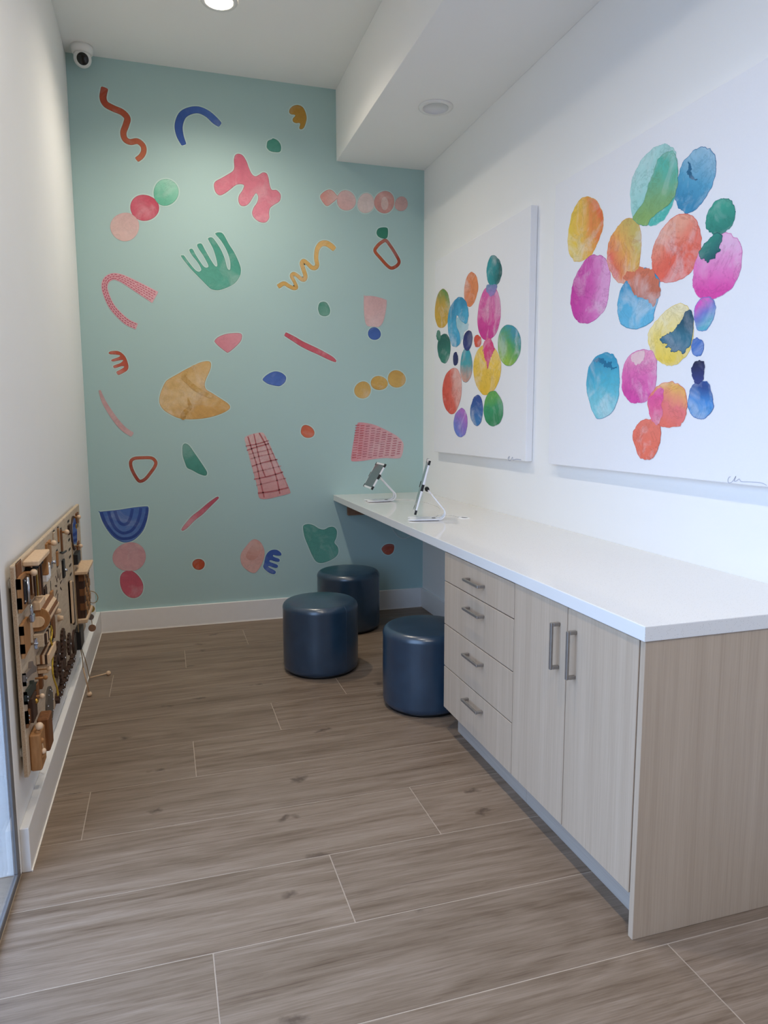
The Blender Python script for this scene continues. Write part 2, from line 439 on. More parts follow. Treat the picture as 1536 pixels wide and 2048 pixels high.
cx_, cy_ = .086, -.092
t = thing('security_camera', (cx_, cy_, H), 'white turret security camera with black lens on the ceiling corner', 'camera')
m = MB(); lathe(m, (cx_, cy_, H), (0, 0, -1), [(.058, 0), (.060, .012), (.054, .036), (.046, .040)], 36); m.build('mount', M_plastic, t)
bc = Vector((cx_, cy_, H-.062)); ax = (Vector((.42, -3.2, 1.9))-bc).normalized()
R_ = .047; prof = [(R_*math.sin(a), -R_*math.cos(a)) for a in [.02+i*(2.45-.02)/12 for i in range(13)]]
m = MB(); lathe(m, bc, ax, prof, 32); hd = m.build('eyeball_housing', M_plastic, t)
m = MB(); lathe(m, bc+ax*.0355, ax, [(.031, 0), (.031, .004), (.026, .009), (.014, .012), (.001, .013)], 28); m.build('lens_face', plain('camera_lens_black', (10, 10, 11), .15), hd)

# ------------------------------------------------------------------ counter and cabinets
ctr = box('countertop', (XF-.006, YE-.004, ZC-TC), (W, 0, ZC), M_quartz, None, .0022, 2)
tag(ctr, 'long white speckled quartz countertop along the white wall', 'countertop')
cl = box('support_cleat', (1.60, -.030, .676), (W-.001, 0, ZC-TC), wood('cleat_wood', (128, 96, 74), (150, 116, 92), 0), None, .002, 1)
tag(cl, 'brown wooden support cleat under the countertop end on teal wall', 'bracket')

YD0, YD1, YD2, YD3 = -1.975, -2.581, -2.9035, -3.2245
DZ = [ZC-TC-.003, .6535, .473, .294, .112]
KX = 1.575
def pull(parent, c, length, vert):
    """square U-shaped bar pull on the x=XF face, c=(y,z) centre"""
    y, z = c; s = .0052; out = .026
    bm = bmesh.new()
    def bb(lo, hi):
        vs = [bm.verts.new(v) for v in boxv(lo, hi)]
        for f in BOXF: bm.faces.new([vs[i] for i in f])
    h = length/2
    if vert:
        bb((XF-out-.004, y-s, z-h), (XF-out+.004, y+s, z+h))
        for k in (-1, 1): bb((XF-out+.004, y-s, z+k*h-(s*2 if k > 0 else 0)), (XF-.0004, y+s, z+k*h+(0 if k > 0 else s*2)))
    else:
        bb((XF-out-.004, y-h, z-s), (XF-out+.004, y+h, z+s))
        for k in (-1, 1): bb((XF-out+.004, y+k*h-(s*2 if k > 0 else 0), z-s), (XF-.0004, y+k*h+(0 if k > 0 else s*2), z+s))
    bmesh.ops.bevel(bm, geom=bm.edges[:], offset=.0012, segments=1, affect='EDGES')
    m = MB(); bm.verts.index_update(); m.add([v.co for v in bm.verts], [[v.index for v in f.verts] for f in bm.faces]); bm.free()
    o = m.build('handle', M_nickel, parent); o['label'] = 'square brushed nickel bar handle'
    return o
g = .0019
t = thing('drawer_cabinet', (1.83, (YD0+YD1)/2, 0), 'pale oak cabinet with four drawers under the white countertop', 'cabinet')
box('body', (XF+.021, YD1+.0005, .105), (W-.001, YD0, ZC-TC-.001), M_lam, t, .001, 1)
box('toe_kick', (KX, YD1+.0005, 0), (KX+.016, YD0+.0-.01, .105), M_lamh, t)
for i in range(4):
    d = box('drawer_front', (XF, YD1+g, DZ[i+1]+g), (XF+.019, YD0, DZ[i]-g), M_lam, t, .0012, 1)
    zz = DZ[i]-.062 if i == 0 else (DZ[i]-.052 if i < 3 else DZ[i]-.052)
    pull(d, (-2.288, zz), .138, False)
t = thing('door_cabinet', (1.83, (YD1+YE)/2, 0), 'pale oak two-door cabinet with end panel at the open counter end', 'cabinet')
box('body', (XF+.021, YD3+.001, .105), (W-.001, YD1-.0005, ZC-TC-.001), M_lam, t, .001, 1)
box('toe_kick', (KX, YD3+.001, 0), (KX+.016, YD1-.0005, .105), M_lamh, t)
for a, b, yh in ((YD2, YD1, -2.862), (YD3, YD2, -2.950)):
    d = box('door', (XF, a+g, .112+g), (XF+.019, b-g, ZC-TC-.003), M_lam, t, .0012, 1)
    pull(d, (yh, .651), .140, True)
box('end_panel', (XF, YE, 0), (W-.001, YD3-.0035, ZC-TC-.001), M_lam, t, .0012, 1)

# ------------------------------------------------------------------ ottomans
def ottoman(x, y, label, seam):
    R, h, r = .198, .384, .034
    t = thing('ottoman', (x, y, 0), label, 'ottoman', 'round navy ottomans at the counter')
    prof = [(R-.012, .014), (R-.004, .020), (R-.001, .04), (R, h*.45), (R-.001, h-r-.02)]
    prof += [(R-r+r*math.cos(a), h-.012-r+r*math.sin(a)) for a in [math.pi/2*i/8 for i in range(9)]]
    prof += [(R*.6, h-.004), (R*.3, h-.0008), (.001, h)]
    m = MB(); lathe(m, (x, y, 0), (0, 0, 1), prof, 72); m.build('cover', M_vinyl, t)
    m = MB(); lathe(m, (x, y, 0), (0, 0, 1), [(R-.022, 0), (R-.020, .015)], 48); m.build('base', M_black, t)
    # stitched vertical seam
    a = seam; ca, sa = math.cos(a), math.sin(a)
    pts = [(x+ca*(rr+.0002), y+sa*(rr+.0002), zz) for rr, zz in prof[2:11]]
    tube('seam', pts, .0012, M_vinyl, t, 6, 3)
    return t
ottoman(1.189, -1.0357, 'round navy vinyl ottoman standing out on the open floor', -1.05)
ottoman(1.518, -.345, 'round navy vinyl ottoman by the teal wall under the counter end', -.6)
ottoman(1.553, -1.647, 'round navy vinyl ottoman tucked under the counter against the drawers', -.5)

# ------------------------------------------------------------------ tablets and cables
def tablet_on_stand(base, ang, tw, th, lean, hz, hf, n, lab_s, lab_t):
    """base=(x,y) of stand, ang = direction the screen faces; local a forwards, b sideways"""
    bx, by = base; f = Vector((math.cos(ang), math.sin(ang), 0)); s = Vector((-f.y, f.x, 0)); z0 = ZC
    L = lambda a, b, z: Vector((bx, by, z0))+f*a+s*b+Vector((0, 0, z))
    st = thing('tablet_stand', (bx, by, z0), lab_s, 'stand')
    # foot plate with a notched front edge
    hw = .062
    poly = [(-.055, -hw*.7), (.07, -hw), (.092, -hw*.95), (.098, -hw*.6), (.088, -.022), (.088, .022), (.098, hw*.6), (.092, hw*.95), (.07, hw), (-.055, hw*.7)]
    m = MB(); extrude(m, poly, lambda a, b, k: L(a, b, .003+k), .005); fixnormals(m.build('foot_plate', M_alu, st))
    m = MB(); extrude(m, [(a*.9-.004, b*.86) for a, b in poly], lambda a, b, k: L(a, b, k), .003); fixnormals(m.build('rubber_pad', M_black, st))
    cyl('cable_hole_shade', L(-.03, 0, .0082), L(-.03, 0, .0092), .010, M_black, st, 16)  # raised black disc; the hole's shade is in its colour
    # bent neck: two flat strips swept from the heel up to the hinge
    r = .030; prof = [(-.05, .0055)]+[(-.055-r*math.sin(q), .0055+r-r*math.cos(q)) for q in [i*(math.radians(118))/8 for i in range(1, 9)]]
    hinge = (hf, hz); prof.append(hinge)
    for b0, b1 in ((-.040, -.018), (.018, .040)):
        m = MB(); vs = []; fs = []
        N = len(prof)
        for i, (a, z) in enumerate(prof):
            a2, z2 = prof[min(i+1, N-1)]; a1, z1 = prof[max(i-1, 0)]; d = Vector((a2-a1, z2-z1)).normalized(); nx, nz = -d.y*.0026, d.x*.0026
            q = i/(N-1); k = 1-.35*q
            for bb in (b0*k, b1*k):
                vs += [L(a+nx, bb, z+nz), L(a-nx, bb, z-nz)]
        for i in range(N-1):
            o = i*4; fs += [(o, o+2, o+6, o+4), (o+1, o+5, o+7, o+3), (o, o+4, o+5, o+1), (o+2, o+3, o+7, o+6)]
        fs += [(0, 1, 3, 2), (4*N-4, 4*N-2, 4*N-1, 4*N-3)]
        m.add(vs, fs); fixnormals(m.build('neck_strip', M_alu, st))
    box_c = L(hf+.006, 0, hz+.004)
    cyl('hinge', L(hf+.004, -.022, hz+.003), L(hf+.004, .022, hz+.003), .011, M_black, st, 16)
    # tablet in its frame: plane leaning back by `lean`
    up = Vector((0, 0, math.cos(lean)))-f*math.sin(lean); nrm = f*math.cos(lean)+Vector((0, 0, math.sin(lean)))
    c = L(hf+.030, 0, hz+n)
    def slab(name, w0, w1, h0, h1, d0, d1, mat, par, rad=.008):
        poly = []
        for (sx, sy) in ((w1, h1), (w0, h1), (w0, h0), (w1, h0)):
            pass
        cr = [((w1-rad, h1-rad), 0), ((w0+rad, h1-rad), 90), ((w0+rad, h0+rad), 180), ((w1-rad, h0+rad), 270)]
        for (px, py), a0 in cr:
            for k in range(4):
                a = math.radians(a0+k*30); poly.append((px+rad*math.cos(a), py+rad*math.sin(a)))
        m = MB(); extrude(m, poly, lambda a, b, k: c+s*a+up*b+nrm*(d0+k), d1-d0); return fixnormals(m.build(name, mat, par))
    tb = thing('tablet', tuple(c), lab_t, 'tablet')
    W2, H2 = tw/2, th/2
    slab('casing', -W2, W2, -H2, H2, -.004, .004, M_alu, tb)
    slab('screen', -W2+.011, W2-.011, -H2+.011, H2-.011, .004, .0046, M_screen, tb, .004)
    slab('mount_plate', -.05, .05, -.05, .05, -.011, -.004, M_alu, st, .01)
    for sx in (-1, 1):
        for sy in (-1, 1):
            p = c+s*(sx*(W2-.004))+up*(sy*(H2-.010))
            m = MB(); hs = .011
            def T(a, b, k, sx=sx, sy=sy): return c+s*(sx*(W2-.0065)+a)+up*(sy*(H2-.010)+b)+nrm*(-.0055+k)
            extrude(m, [(-.0075, -hs), (.0075, -hs), (.0075, hs), (-.0075, hs)], T, .0105); fixnormals(m.build('corner_clip', M_black, tb))
    for sx in (-1, 1):
        m = MB(); extrude(m, [(sx*(W2-.001)-.0025, -.016), (sx*(W2-.001)+.0025, -.016), (sx*(W2-.001)+.0025, .016), (sx*(W2-.001)-.0025, .016)], lambda a, b, k: c+s*a+up*b+nrm*(-.0065+k), .013)
        fixnormals(m.build('side_clip', M_black, tb))
    return st
A1 = math.pi-math.radians(18.2); A2 = math.pi-math.radians(3)
tablet_on_stand((1.675, -1.345), A1, .205, .268, math.radians(15), .150, .0, .018,
                'white bent-metal tablet stand beside the counter grommet', 'tablet in white casing seen edge-on, nearer the cabinets')
tablet_on_stand((1.70, -.47), A2, .222, .172, math.radians(30), .150, .012, .008,
                'white bent-metal tablet stand at the teal wall end of counter', 'tablet in white casing tilted back, nearer the teal wall')
t = thing('cable_grommet', (1.872, -1.350, ZC), 'small white oval cable grommet set in the white countertop', 'grommet')
m = MB(); lathe(m, (1.872, -1.350, ZC), (0, 0, 1), [(.017, .0015), (.022, .004), (.029, .003), (.031, 0)], 28, cap=False); m.build('ring', M_plastic, t)
m = MB(); lathe(m, (1.872, -1.350, ZC+.0004), (0, 0, 1), [(.019, 0), (.001, .0004)], 24, cap=False); m.build('hole_shade', M_hole_shade, t)  # flat dark disc, its colour stands in for shade down the hole
def zc(x, y, h=.0025): return (x, y, ZC+h)
tag(tube('charging_cable', [zc(1.70, -1.34, .010), zc(1.745, -1.27), zc(1.79, -1.21), zc(1.84, -1.235), zc(1.855, -1.30), zc(1.868, -1.345, .004)], .0016, M_cable), 'thin white charging cable running from nearer tablet stand to grommet', 'cable')
tag(tube('charging_cable', [zc(1.735, -.47, .010), zc(1.80, -.42), zc(1.90, -.50), zc(1.93, -.75), zc(1.90, -.95)], .0016, M_cable), 'thin white charging cable behind the tablet stand at teal wall', 'cable')
tag(tube('hanging_cable', [(1.905, -.06, ZC-TC), (1.89, -.055, .70), (1.90, -.04, .60), (1.95, -.03, .52), (2.02, -.02, .50), (2.125, -.02, .56)], .0018, M_cable), 'thin white cable hanging below the countertop by the corner', 'cable')

# ------------------------------------------------------------------ flat painted shapes (wall decals and canvas blobs)
CROPS = dict(c1=(0, 0, 3.072), c2=(400, 0, 3.072), c3=(130, 300, 4.151), c4=(480, 350, 4.151), c5=(130, 650, 4.151), c6=(480, 650, 4.151),
             c7=(150, 960, 4.389), c8=(450, 960, 3.84), cA=(840, 400, 3.723), cB=(1100, 250, 3.523), cC=(1100, 650, 3.523))
class Surf:
    """plane the print lies on; flat coords (u,v) in metres"""
    def __init__(s, ax, val, base): s.ax, s.val, s.base = ax, val, base
    def uv(s, crop, X, Y):
        ox, oy, k = CROPS[crop]; p = un(ox+X/k, oy+Y/k, s.ax, s.val)
        return np.array((p[0], p[2])) if s.ax == 1 else np.array((-p[1], p[2]))
    def P(s, u, v, h): return (u, s.val-s.base-h, v) if s.ax == 1 else (s.val-s.base-h, -u, v)
FAR = Surf(1, 0., 0.)
def offset(poly, d):
    P = np.array(poly); A = .5*np.sum(P[:, 0]*np.roll(P[:, 1], -1)-np.roll(P[:, 0], -1)*P[:, 1]); sg = 1 if A > 0 else -1
    t = np.roll(P, -1, 0)-np.roll(P, 1, 0); L = np.linalg.norm(t, axis=1, keepdims=True)+1e-9; t = t/L
    return P+sg*d*np.stack([t[:, 1], -t[:, 0]], 1)
def ragged(poly, amp):
    n = len(poly); e = np.array([random.gauss(0, 1) for _ in range(n)]); e = (e+np.roll(e, 1)+np.roll(e, -1))/1.7
    P = np.array(poly); O = offset(P, 1.)-P
    return list(P+O*(e*amp)[:, None])
class Print:
    """layers of flat paint collected into one mesh"""
    def __init__(s, surf): s.s = surf; s.m = MB(); s.flat = []; s.mats = []; s.h = 0.
    def mi(s, mat):
        if mat not in s.mats: s.mats.append(mat)
        return s.mats.index(mat)
    def fill(s, poly, mat, h):
        tri = geometry.tessellate_polygon([[Vector((a, b, 0)) for a, b in poly]])
        P = [np.array(p) for p in poly]; fs = []
        for t in tri:
            a, b, c = (P[i] for i in t); cr = (b[0]-a[0])*(c[1]-a[1])-(b[1]-a[1])*(c[0]-a[0])
            if abs(cr) < 1e-12: continue
            fs.append(tuple(t) if cr > 0 else tuple(reversed(t)))
        s.m.add([s.s.P(a, b, h) for a, b in poly], fs, s.mi(mat)); s.flat += [tuple(p) for p in poly]
    def strip(s, line, mat, h, closed=False):
        """line: (u,v,halfwidth)"""
        n = len(line); P = np.array(line); c = P[:, :2]
        if closed: t = np.roll(c, -1, 0)-np.roll(c, 1, 0)
        else: t = np.gradient(c, axis=0)
        t = t/(np.linalg.norm(t, axis=1, keepdims=True)+1e-9); nn = np.stack([-t[:, 1], t[:, 0]], 1)*P[:, 2:3]
        a, b = c+nn, c-nn; vs = []
        for i in range(n): vs += [tuple(a[i]), tuple(b[i])]
        rng = range(n) if closed else range(n-1)
        fs = [(2*i+1, 2*((i+1) % n)+1, 2*((i+1) % n), 2*i) for i in rng]
        s.m.add([s.s.P(x, y, h) for x, y in vs], fs, s.mi(mat)); s.flat += vs
    def shape(s, crop, pts, mat, rim=None, border=None, bw=.0065, rw=.0028, h=.0006, per=6, smooth=True, jit=0.):
        e_ = .25 if jit else 1.
        raw = [s.s.uv(crop, *p) for p in pts]
        poly = catmull(raw, per, True) if smooth else raw
        if jit: poly = ragged(poly, min(jit, .018*float(np.linalg.norm(np.ptp(np.array(poly), axis=0)))))
        if border: s.fill(offset(poly, bw), border, h)
        if rim: s.fill(poly, rim, h+.0004*e_); s.fill(offset(poly, -rw), mat, h+.0006*e_)
        else: s.fill(poly, mat, h+.0006*e_)
        return s
    def ell(s, crop, c, rx, ry, mat, rim=None, border=None, tilt=0., wob=.03, **k):
        a = math.radians(tilt); ph = random.random()*6
        pts = []
        for i in range(18):
            q = 2*math.pi*i/18; w_ = 1+wob*math.sin(2*q+ph)+wob*.6*math.sin(3*q+ph*2)
            x, y = rx*math.cos(q)*w_, ry*math.sin(q)*w_
            pts.append((c[0]+x*math.cos(a)-y*math.sin(a), c[1]+x*math.sin(a)+y*math.cos(a)))
        return s.shape(crop, pts, mat, rim, border, per=3, **k)
    def stroke(s, crop, pts, mat, rim=None, border=None, bw=.0065, rw=.0028, h=.0006, closed=False, cap=True):
        sc = s.s.uv(crop, 0, 0); 
        raw = []
        for X, Y, wd in pts:
            p = s.s.uv(crop, X, Y); q = s.s.uv(crop, X+wd/2, Y); q2 = s.s.uv(crop, X, Y+wd/2)
            raw.append((p[0], p[1], .5*(np.linalg.norm(q-p)+np.linalg.norm(q2-p))))
        L = [tuple(x) for x in catmull(raw, 7, closed)]
        if cap and not closed:
            for end in (0, -1):
                a = np.array(L[end]); b = np.array(L[1 if end == 0 else -2]); d = (a-b)[:2]; d = d/(np.linalg.norm(d)+1e-9)
                e = [(a[0]+d[0]*a[2]*k, a[1]+d[1]*a[2]*k, a[2]*f) for k, f in ((.16, .93), (.28, .80), (.36, .55), (.39, .15))]
                L = (e[::-1]+L) if end == 0 else (L+e)
        if border:
            B = [(a, b, c+bw) for a, b, c in L]
            if not closed:
                for end in (0, -1):
                    a = np.array(B[end]); b2 = np.array(B[3 if end == 0 else -4]); d = (a-b2)[:2]; d = d/(np.linalg.norm(d)+1e-9)
                    e = (a[0]+d[0]*bw*.8, a[1]+d[1]*bw*.8, max(a[2]*.7, .002)); B = ([e]+B) if end == 0 else (B+[e])
            s.strip(B, border, h, closed)
        if rim: s.strip(L, rim, h+.0004, closed); s.strip([(a, b, max(c-rw, .0005)) for a, b, c in L], mat, h+.0008, closed)
        else: s.strip(L, mat, h+.0008, closed)
        s.last = L
        return s
    def build(s, name, parent=None, origin=None):
        F = np.array(s.flat); lo, hi = F.min(0), F.max(0); uv = (F-lo)/np.maximum(hi-lo, 1e-6)
        return s.m.build(name, s.mats, parent, origin, uv)

BORD = wc((186, 212, 206), mott=.03, bloom=0.)
def decal(label, fn, wall=FAR):
    p = Print(wall); fn(p); return tag(p.build('wall_decal'), label, 'decal', 'watercolour decals on the teal wall')
def multi(label, parts):
    t = None; objs = []
    for k, (nm, fn) in enumerate(parts):
        p = Print(Surf(1, 0., .00013*k)); fn(p); objs.append((nm, p))
    v = np.array(sum((p.m.v for _, p in objs), [])); c = (v.min(0)+v.max(0))/2
    t = thing('wall_decal', tuple(c), label, 'decal', 'watercolour decals on the teal wall')
    for nm, p in objs: p.build(nm, t)
    return t
RUST, RUST2 = (168, 62, 38), (192, 98, 66); BLUE = (52, 88, 168); OCH = (196, 148, 60); GRN = (62, 142, 122); PINK = (214, 108, 130); PALE = (222, 178, 172); RED = (196, 84, 98)
def Wd(pts, w0, w1=None):
    w1 = w0 if w1 is None else w1; n = len(pts)-1
    return [(x, y, w0+(w1-w0)*i/n) for i, (x, y) in enumerate(pts)]
def simple(label, crop, pts, c1, c2=None, ang=90, rimk=.82, c3=None, **k):
    decal(label, lambda p: p.shape(crop, pts, wc(c1, c2, ang, c3), wc(dk(c1, rimk), dk(c2 or c1, rimk), ang), BORD, **k))
def line(label, crop, pts, c1, c2=None, ang=90, rimk=.84, closed=False, **k):
    decal(label, lambda p: p.stroke(crop, pts, wc(c1, c2, ang), wc(dk(c1, rimk), dk(c2 or c1, rimk), ang), BORD, closed=closed, **k))

line('rust red thick wavy line decal below the security camera', 'c1', Wd([(642, 545), (633, 600), (650, 640), (700, 668), (750, 690), (782, 725), (775, 765), (758, 815), (768, 855), (800, 873), (845, 868), (878, 895), (883, 930), (868, 960), (843, 980)], 44, 32), RUST2, RUST, 90)
line('blue horseshoe arc decal high on the teal wall', 'c1', [(1128, 885, 34), (1105, 830, 46), (1098, 770, 50), (1120, 710, 48), (1165, 682, 44), (1220, 676, 42), (1275, 700, 44), (1320, 740, 46), (1348, 764, 36)], (46, 82, 162), (66, 104, 182), 20)
simple('small ochre scalloped half-moon decal beside the soffit', 'c2', [(548, 690), (553, 668), (575, 650), (605, 646), (632, 660), (648, 690), (655, 725), (650, 755), (638, 785), (622, 795), (610, 788), (615, 765), (610, 756), (590, 757), (572, 748), (570, 730), (585, 712), (578, 705), (560, 703)], (190, 142, 52), (176, 128, 44))
simple('small green blot decal above the pink splat', 'c2', [(410, 895), (416, 868), (440, 856), (450, 851), (475, 862), (493, 885), (498, 912), (490, 933), (460, 935), (430, 928), (412, 910)], (74, 146, 130), GRN)
simple('large pink five-armed splat decal near the wall top', 'c2', [(208, 985), (215, 955), (235, 945), (262, 955), (285, 990), (300, 1030), (318, 1068), (340, 1083), (365, 1072), (385, 1060), (408, 1065), (420, 1090), (427, 1130), (440, 1165), (470, 1168), (492, 1190), (496, 1215), (485, 1240), (450, 1262), (430, 1280), (424, 1310), (425, 1340), (405, 1365), (370, 1365), (335, 1342), (320, 1310), (330, 1275), (350, 1245), (357, 1210), (345, 1188), (330, 1205), (305, 1245), (280, 1265), (250, 1263), (236, 1235), (240, 1200), (260, 1170), (270, 1140), (250, 1132), (220, 1138), (185, 1165), (150, 1190), (120, 1200), (95, 1180), (85, 1140), (95, 1115), (130, 1095), (170, 1072), (200, 1052), (210, 1030)], (226, 132, 152), (206, 98, 122), 100, c3=(214, 116, 136))
def circ(c, rx, ry, c1, c2=None, ang=90, crop='c3', rimk=.86, c3=None, b=True, **k):
    return lambda p: p.ell(crop, c, rx, ry, wc(c1, c2, ang, c3, .5, 12.), wc(dk(c1, rimk), dk(c2 or c1, rimk), ang), BORD if b else None, **k)
multi('three-circle decal in pale pink, red and mint green', [('circle', circ((497, 638), 117, 122, (222, 186, 180), (214, 176, 174), 60, rimk=.97, b=False)), ('circle', circ((660, 480), 117, 111, (202, 78, 100), (196, 70, 92), 45, c3=(204, 92, 112))), ('circle', circ((838, 352), 106, 109, (96, 182, 152), (142, 208, 184), 60))])
simple('green five-fingered comb decal with rounded palm', 'c3', [(965, 885), (975, 875), (990, 880), (1030, 935), (1075, 990), (1105, 1010), (1125, 1005), (1130, 985), (1100, 930), (1055, 875), (1033, 835), (1040, 822), (1060, 825), (1085, 870), (1120, 925), (1150, 965), (1172, 977), (1190, 970), (1185, 945), (1150, 880), (1110, 820), (1097, 790), (1110, 778), (1135, 780), (1160, 825), (1200, 895), (1235, 950), (1255, 968), (1265, 955), (1255, 900), (1230, 820), (1190, 745), (1190, 732), (1215, 725), (1240, 745), (1290, 820), (1325, 900), (1345, 975), (1360, 995), (1372, 985), (1370, 920), (1345, 840), (1300, 760), (1250, 700), (1255, 688), (1285, 684), (1315, 700), (1360, 780), (1410, 860), (1450, 950), (1460, 1000), (1450, 1050), (1410, 1105), (1350, 1140), (1280, 1163), (1230, 1160), (1200, 1145), (1150, 1095), (1100, 1045), (1030, 970)], (84, 166, 146), (60, 146, 126), 70, per=4, bw=.005, rw=.0022)
def hook(p):
    p.stroke('c3', [(595, 1465, 50), (520, 1430, 52), (450, 1370, 50), (390, 1300, 48), (350, 1220, 46), (328, 1140, 46), (345, 1080, 50), (400, 1050, 52), (470, 1066, 64), (550, 1108, 78), (640, 1160, 92), (748, 1224, 106)], wc((224, 162, 172), (230, 172, 180), 0), None, wc((216, 172, 180), mott=.05), bw=.002, cap=False)
    L = np.array(p.last); d = wc((186, 74, 100), (206, 104, 124), 40, mott=.3); t = np.gradient(L[:, :2], axis=0); t /= np.linalg.norm(t, axis=1, keepdims=True)
    cum = np.concatenate([[0], np.cumsum(np.linalg.norm(np.diff(L[:, :2], axis=0), axis=1))]); s0 = .012; k = 0
    while s0 < cum[-1]-.01:
        i = np.array([np.interp(s0, cum, L[:, j]) for j in range(3)]); tt = np.array([np.interp(s0, cum, t[:, j]) for j in range(2)]); tt /= np.linalg.norm(tt); nn = np.array([-tt[1], tt[0]])
        nl = 5 if i[2] > .028 else 3 if i[2] < .02 else 4
        for q in range(nl):
            off = (q-(nl-1)/2)/(nl/2)*i[2]*.95; c = i[:2]+nn*off+tt*(.006 if q % 2 else 0)
            a, b = .0062, min(.0026, i[2]/nl*.55)
            p.fill([c-tt*a-nn*b, c+tt*a-nn*b, c+tt*a+nn*b, c-tt*a+nn*b], d, .0018)
        s0 += .0175
decal('pink dashed hook-shaped decal beside the left white wall', hook)
line('ochre zigzag squiggle decal rising to a hook', 'c4', [(320, 925, 38), (365, 900, 34), (405, 922, 32), (445, 940, 32), (468, 930, 30), (450, 885, 28), (428, 840, 30), (445, 820, 30), (475, 835, 30), (510, 865, 34), (535, 865, 36), (542, 835, 36), (525, 780, 36), (513, 735, 36), (530, 715, 36), (560, 735, 34), (595, 768, 36), (625, 770, 36), (640, 745, 36), (632, 690, 36), (640, 620, 38), (670, 575, 44), (715, 568, 48), (755, 590, 48), (780, 613, 44)], (206, 160, 84), (226, 178, 100), 60, rw=.002)
SAL = (214, 158, 148)
multi('row of five salmon pink beads decal under the soffit', [
    ('bead', lambda p: p.shape('c4', [(665, 180), (690, 145), (735, 122), (770, 132), (800, 165), (818, 182), (800, 202), (775, 225), (725, 258), (690, 230)], wc((216, 146, 136), (226, 188, 182), 0), wc((198, 128, 120)), BORD)),
    ('bead', circ((882, 212), 78, 85, (222, 176, 172), (226, 190, 186), 60, 'c4', .9)), ('bead', circ((1045, 235), 71, 83, (226, 206, 200), (222, 200, 196), 60, 'c4', .93)),
    ('bead', lambda p: (p.ell('c4', (1198, 226), 82, 95, wc((214, 152, 144), (218, 160, 150), 45), wc((204, 142, 136)), BORD), p.ell('c4', (1200, 238), 30, 56, wc((224, 190, 182)), h=.0014))),
    ('bead', circ((1338, 240), 54, 61, (210, 168, 162), (206, 164, 158), 60, 'c4', .98, b=False))])
multi('rust diamond ring decal topped by a dark green dot', [
    ('dot', lambda p: p.shape('c4', [(1133, 480), (1145, 448), (1175, 436), (1215, 437), (1228, 455), (1225, 510), (1208, 528), (1175, 525), (1145, 508)], wc((48, 128, 102), (40, 118, 94)), wc((34, 102, 84)), BORD)),
    ('ring', lambda p: p.stroke('c4', Wd([(1212, 545), (1245, 585), (1290, 655), (1320, 715), (1305, 750), (1262, 773), (1225, 755), (1165, 690), (1120, 632), (1140, 590), (1180, 555)], 27), wc((186, 84, 48), (150, 52, 34), 20), wc((150, 58, 36)), BORD, closed=True, bw=.005, rw=.002))])
simple('small green oval decal left of the pink cup', 'c4', [(648, 1105), (660, 1065), (690, 1052), (720, 1062), (742, 1100), (747, 1135), (735, 1162), (700, 1172), (665, 1160), (652, 1130)], (66, 144, 120), (58, 134, 112))
multi('pale pink cup decal standing on a blue ball', [
    ('cup', lambda p: p.shape('c4', [(1028, 1005), (1036, 1003), (1100, 1005), (1160, 1018), (1212, 1036), (1218, 1046), (1215, 1100), (1200, 1180), (1180, 1235), (1150, 1262), (1110, 1260), (1060, 1255), (1038, 1215), (1028, 1120)], wc((226, 184, 182), (216, 172, 172), 60), wc((212, 172, 172)), None, per=4)),
    ('ball', circ((1115, 1317), 53, 53, (62, 98, 176), (56, 90, 166), 60, 'c4', .85))])
line('long crimson slanted bar decal sloping down toward the right wall', 'c6', [(378, 77, 34), (440, 112, 42), (510, 155, 46), (580, 190, 48), (650, 222, 46), (720, 258, 42), (768, 284, 34), (795, 302, 16)], (206, 90, 104), (196, 76, 92), 150)
simple('pink guitar-pick decal right of the ochre boomerang', 'c5', [(1242, 130), (1275, 98), (1340, 74), (1420, 66), (1460, 72), (1470, 95), (1455, 140), (1400, 195), (1355, 228), (1335, 222), (1280, 180), (1250, 150)], (214, 128, 142), (220, 144, 156), 20)
simple('small rust red four-toothed comb decal beside the left wall', 'c5', [(362, 232), (380, 218), (430, 215), (465, 228), (500, 262), (520, 310), (527, 350), (515, 378), (480, 400), (445, 415), (430, 402), (428, 388), (450, 375), (485, 355), (490, 345), (470, 342), (430, 355), (408, 358), (400, 342), (415, 332), (455, 318), (480, 298), (478, 290), (440, 296), (400, 303), (384, 296), (392, 285), (430, 272), (455, 260), (450, 250), (410, 245), (375, 243)], (204, 96, 76), (186, 74, 50), 60, per=4, bw=.0045, rw=.002)
def boom(p):
    p.shape('c5', [(1050, 345), (1120, 312), (1180, 300), (1208, 312), (1210, 350), (1195, 395), (1170, 450), (1160, 495), (1172, 535), (1220, 565), (1290, 610), (1350, 650), (1370, 680), (1355, 705), (1300, 735), (1220, 762), (1130, 778), (1030, 783), (950, 775), (880, 745), (820, 705), (787, 655), (785, 600), (800, 545), (830, 480), (860, 450), (930, 410), (1000, 370)], wc((214, 162, 88), (220, 176, 108), 120, (230, 194, 138), 1.3, 9., .2), wc((200, 146, 70)), BORD)
    v = wc((198, 144, 56), (226, 186, 122), 40, None, 1.6, 30., .25)
    for L in ([(1010, 385, 26), (985, 430, 44), (1030, 480, 38), (1080, 525, 44), (1140, 560, 36), (1200, 590, 34), (1215, 610, 10)], [(1020, 605, 8), (1030, 650, 26), (1040, 685, 34), (1000, 720, 38), (980, 760, 44), (990, 778, 30)], [(1050, 350, 16), (1080, 345, 30), (1100, 340, 12)]):
        p.stroke('c5', L, v, h=.0014)
decal('large ochre boomerang decal with darker watercolour veins', boom)
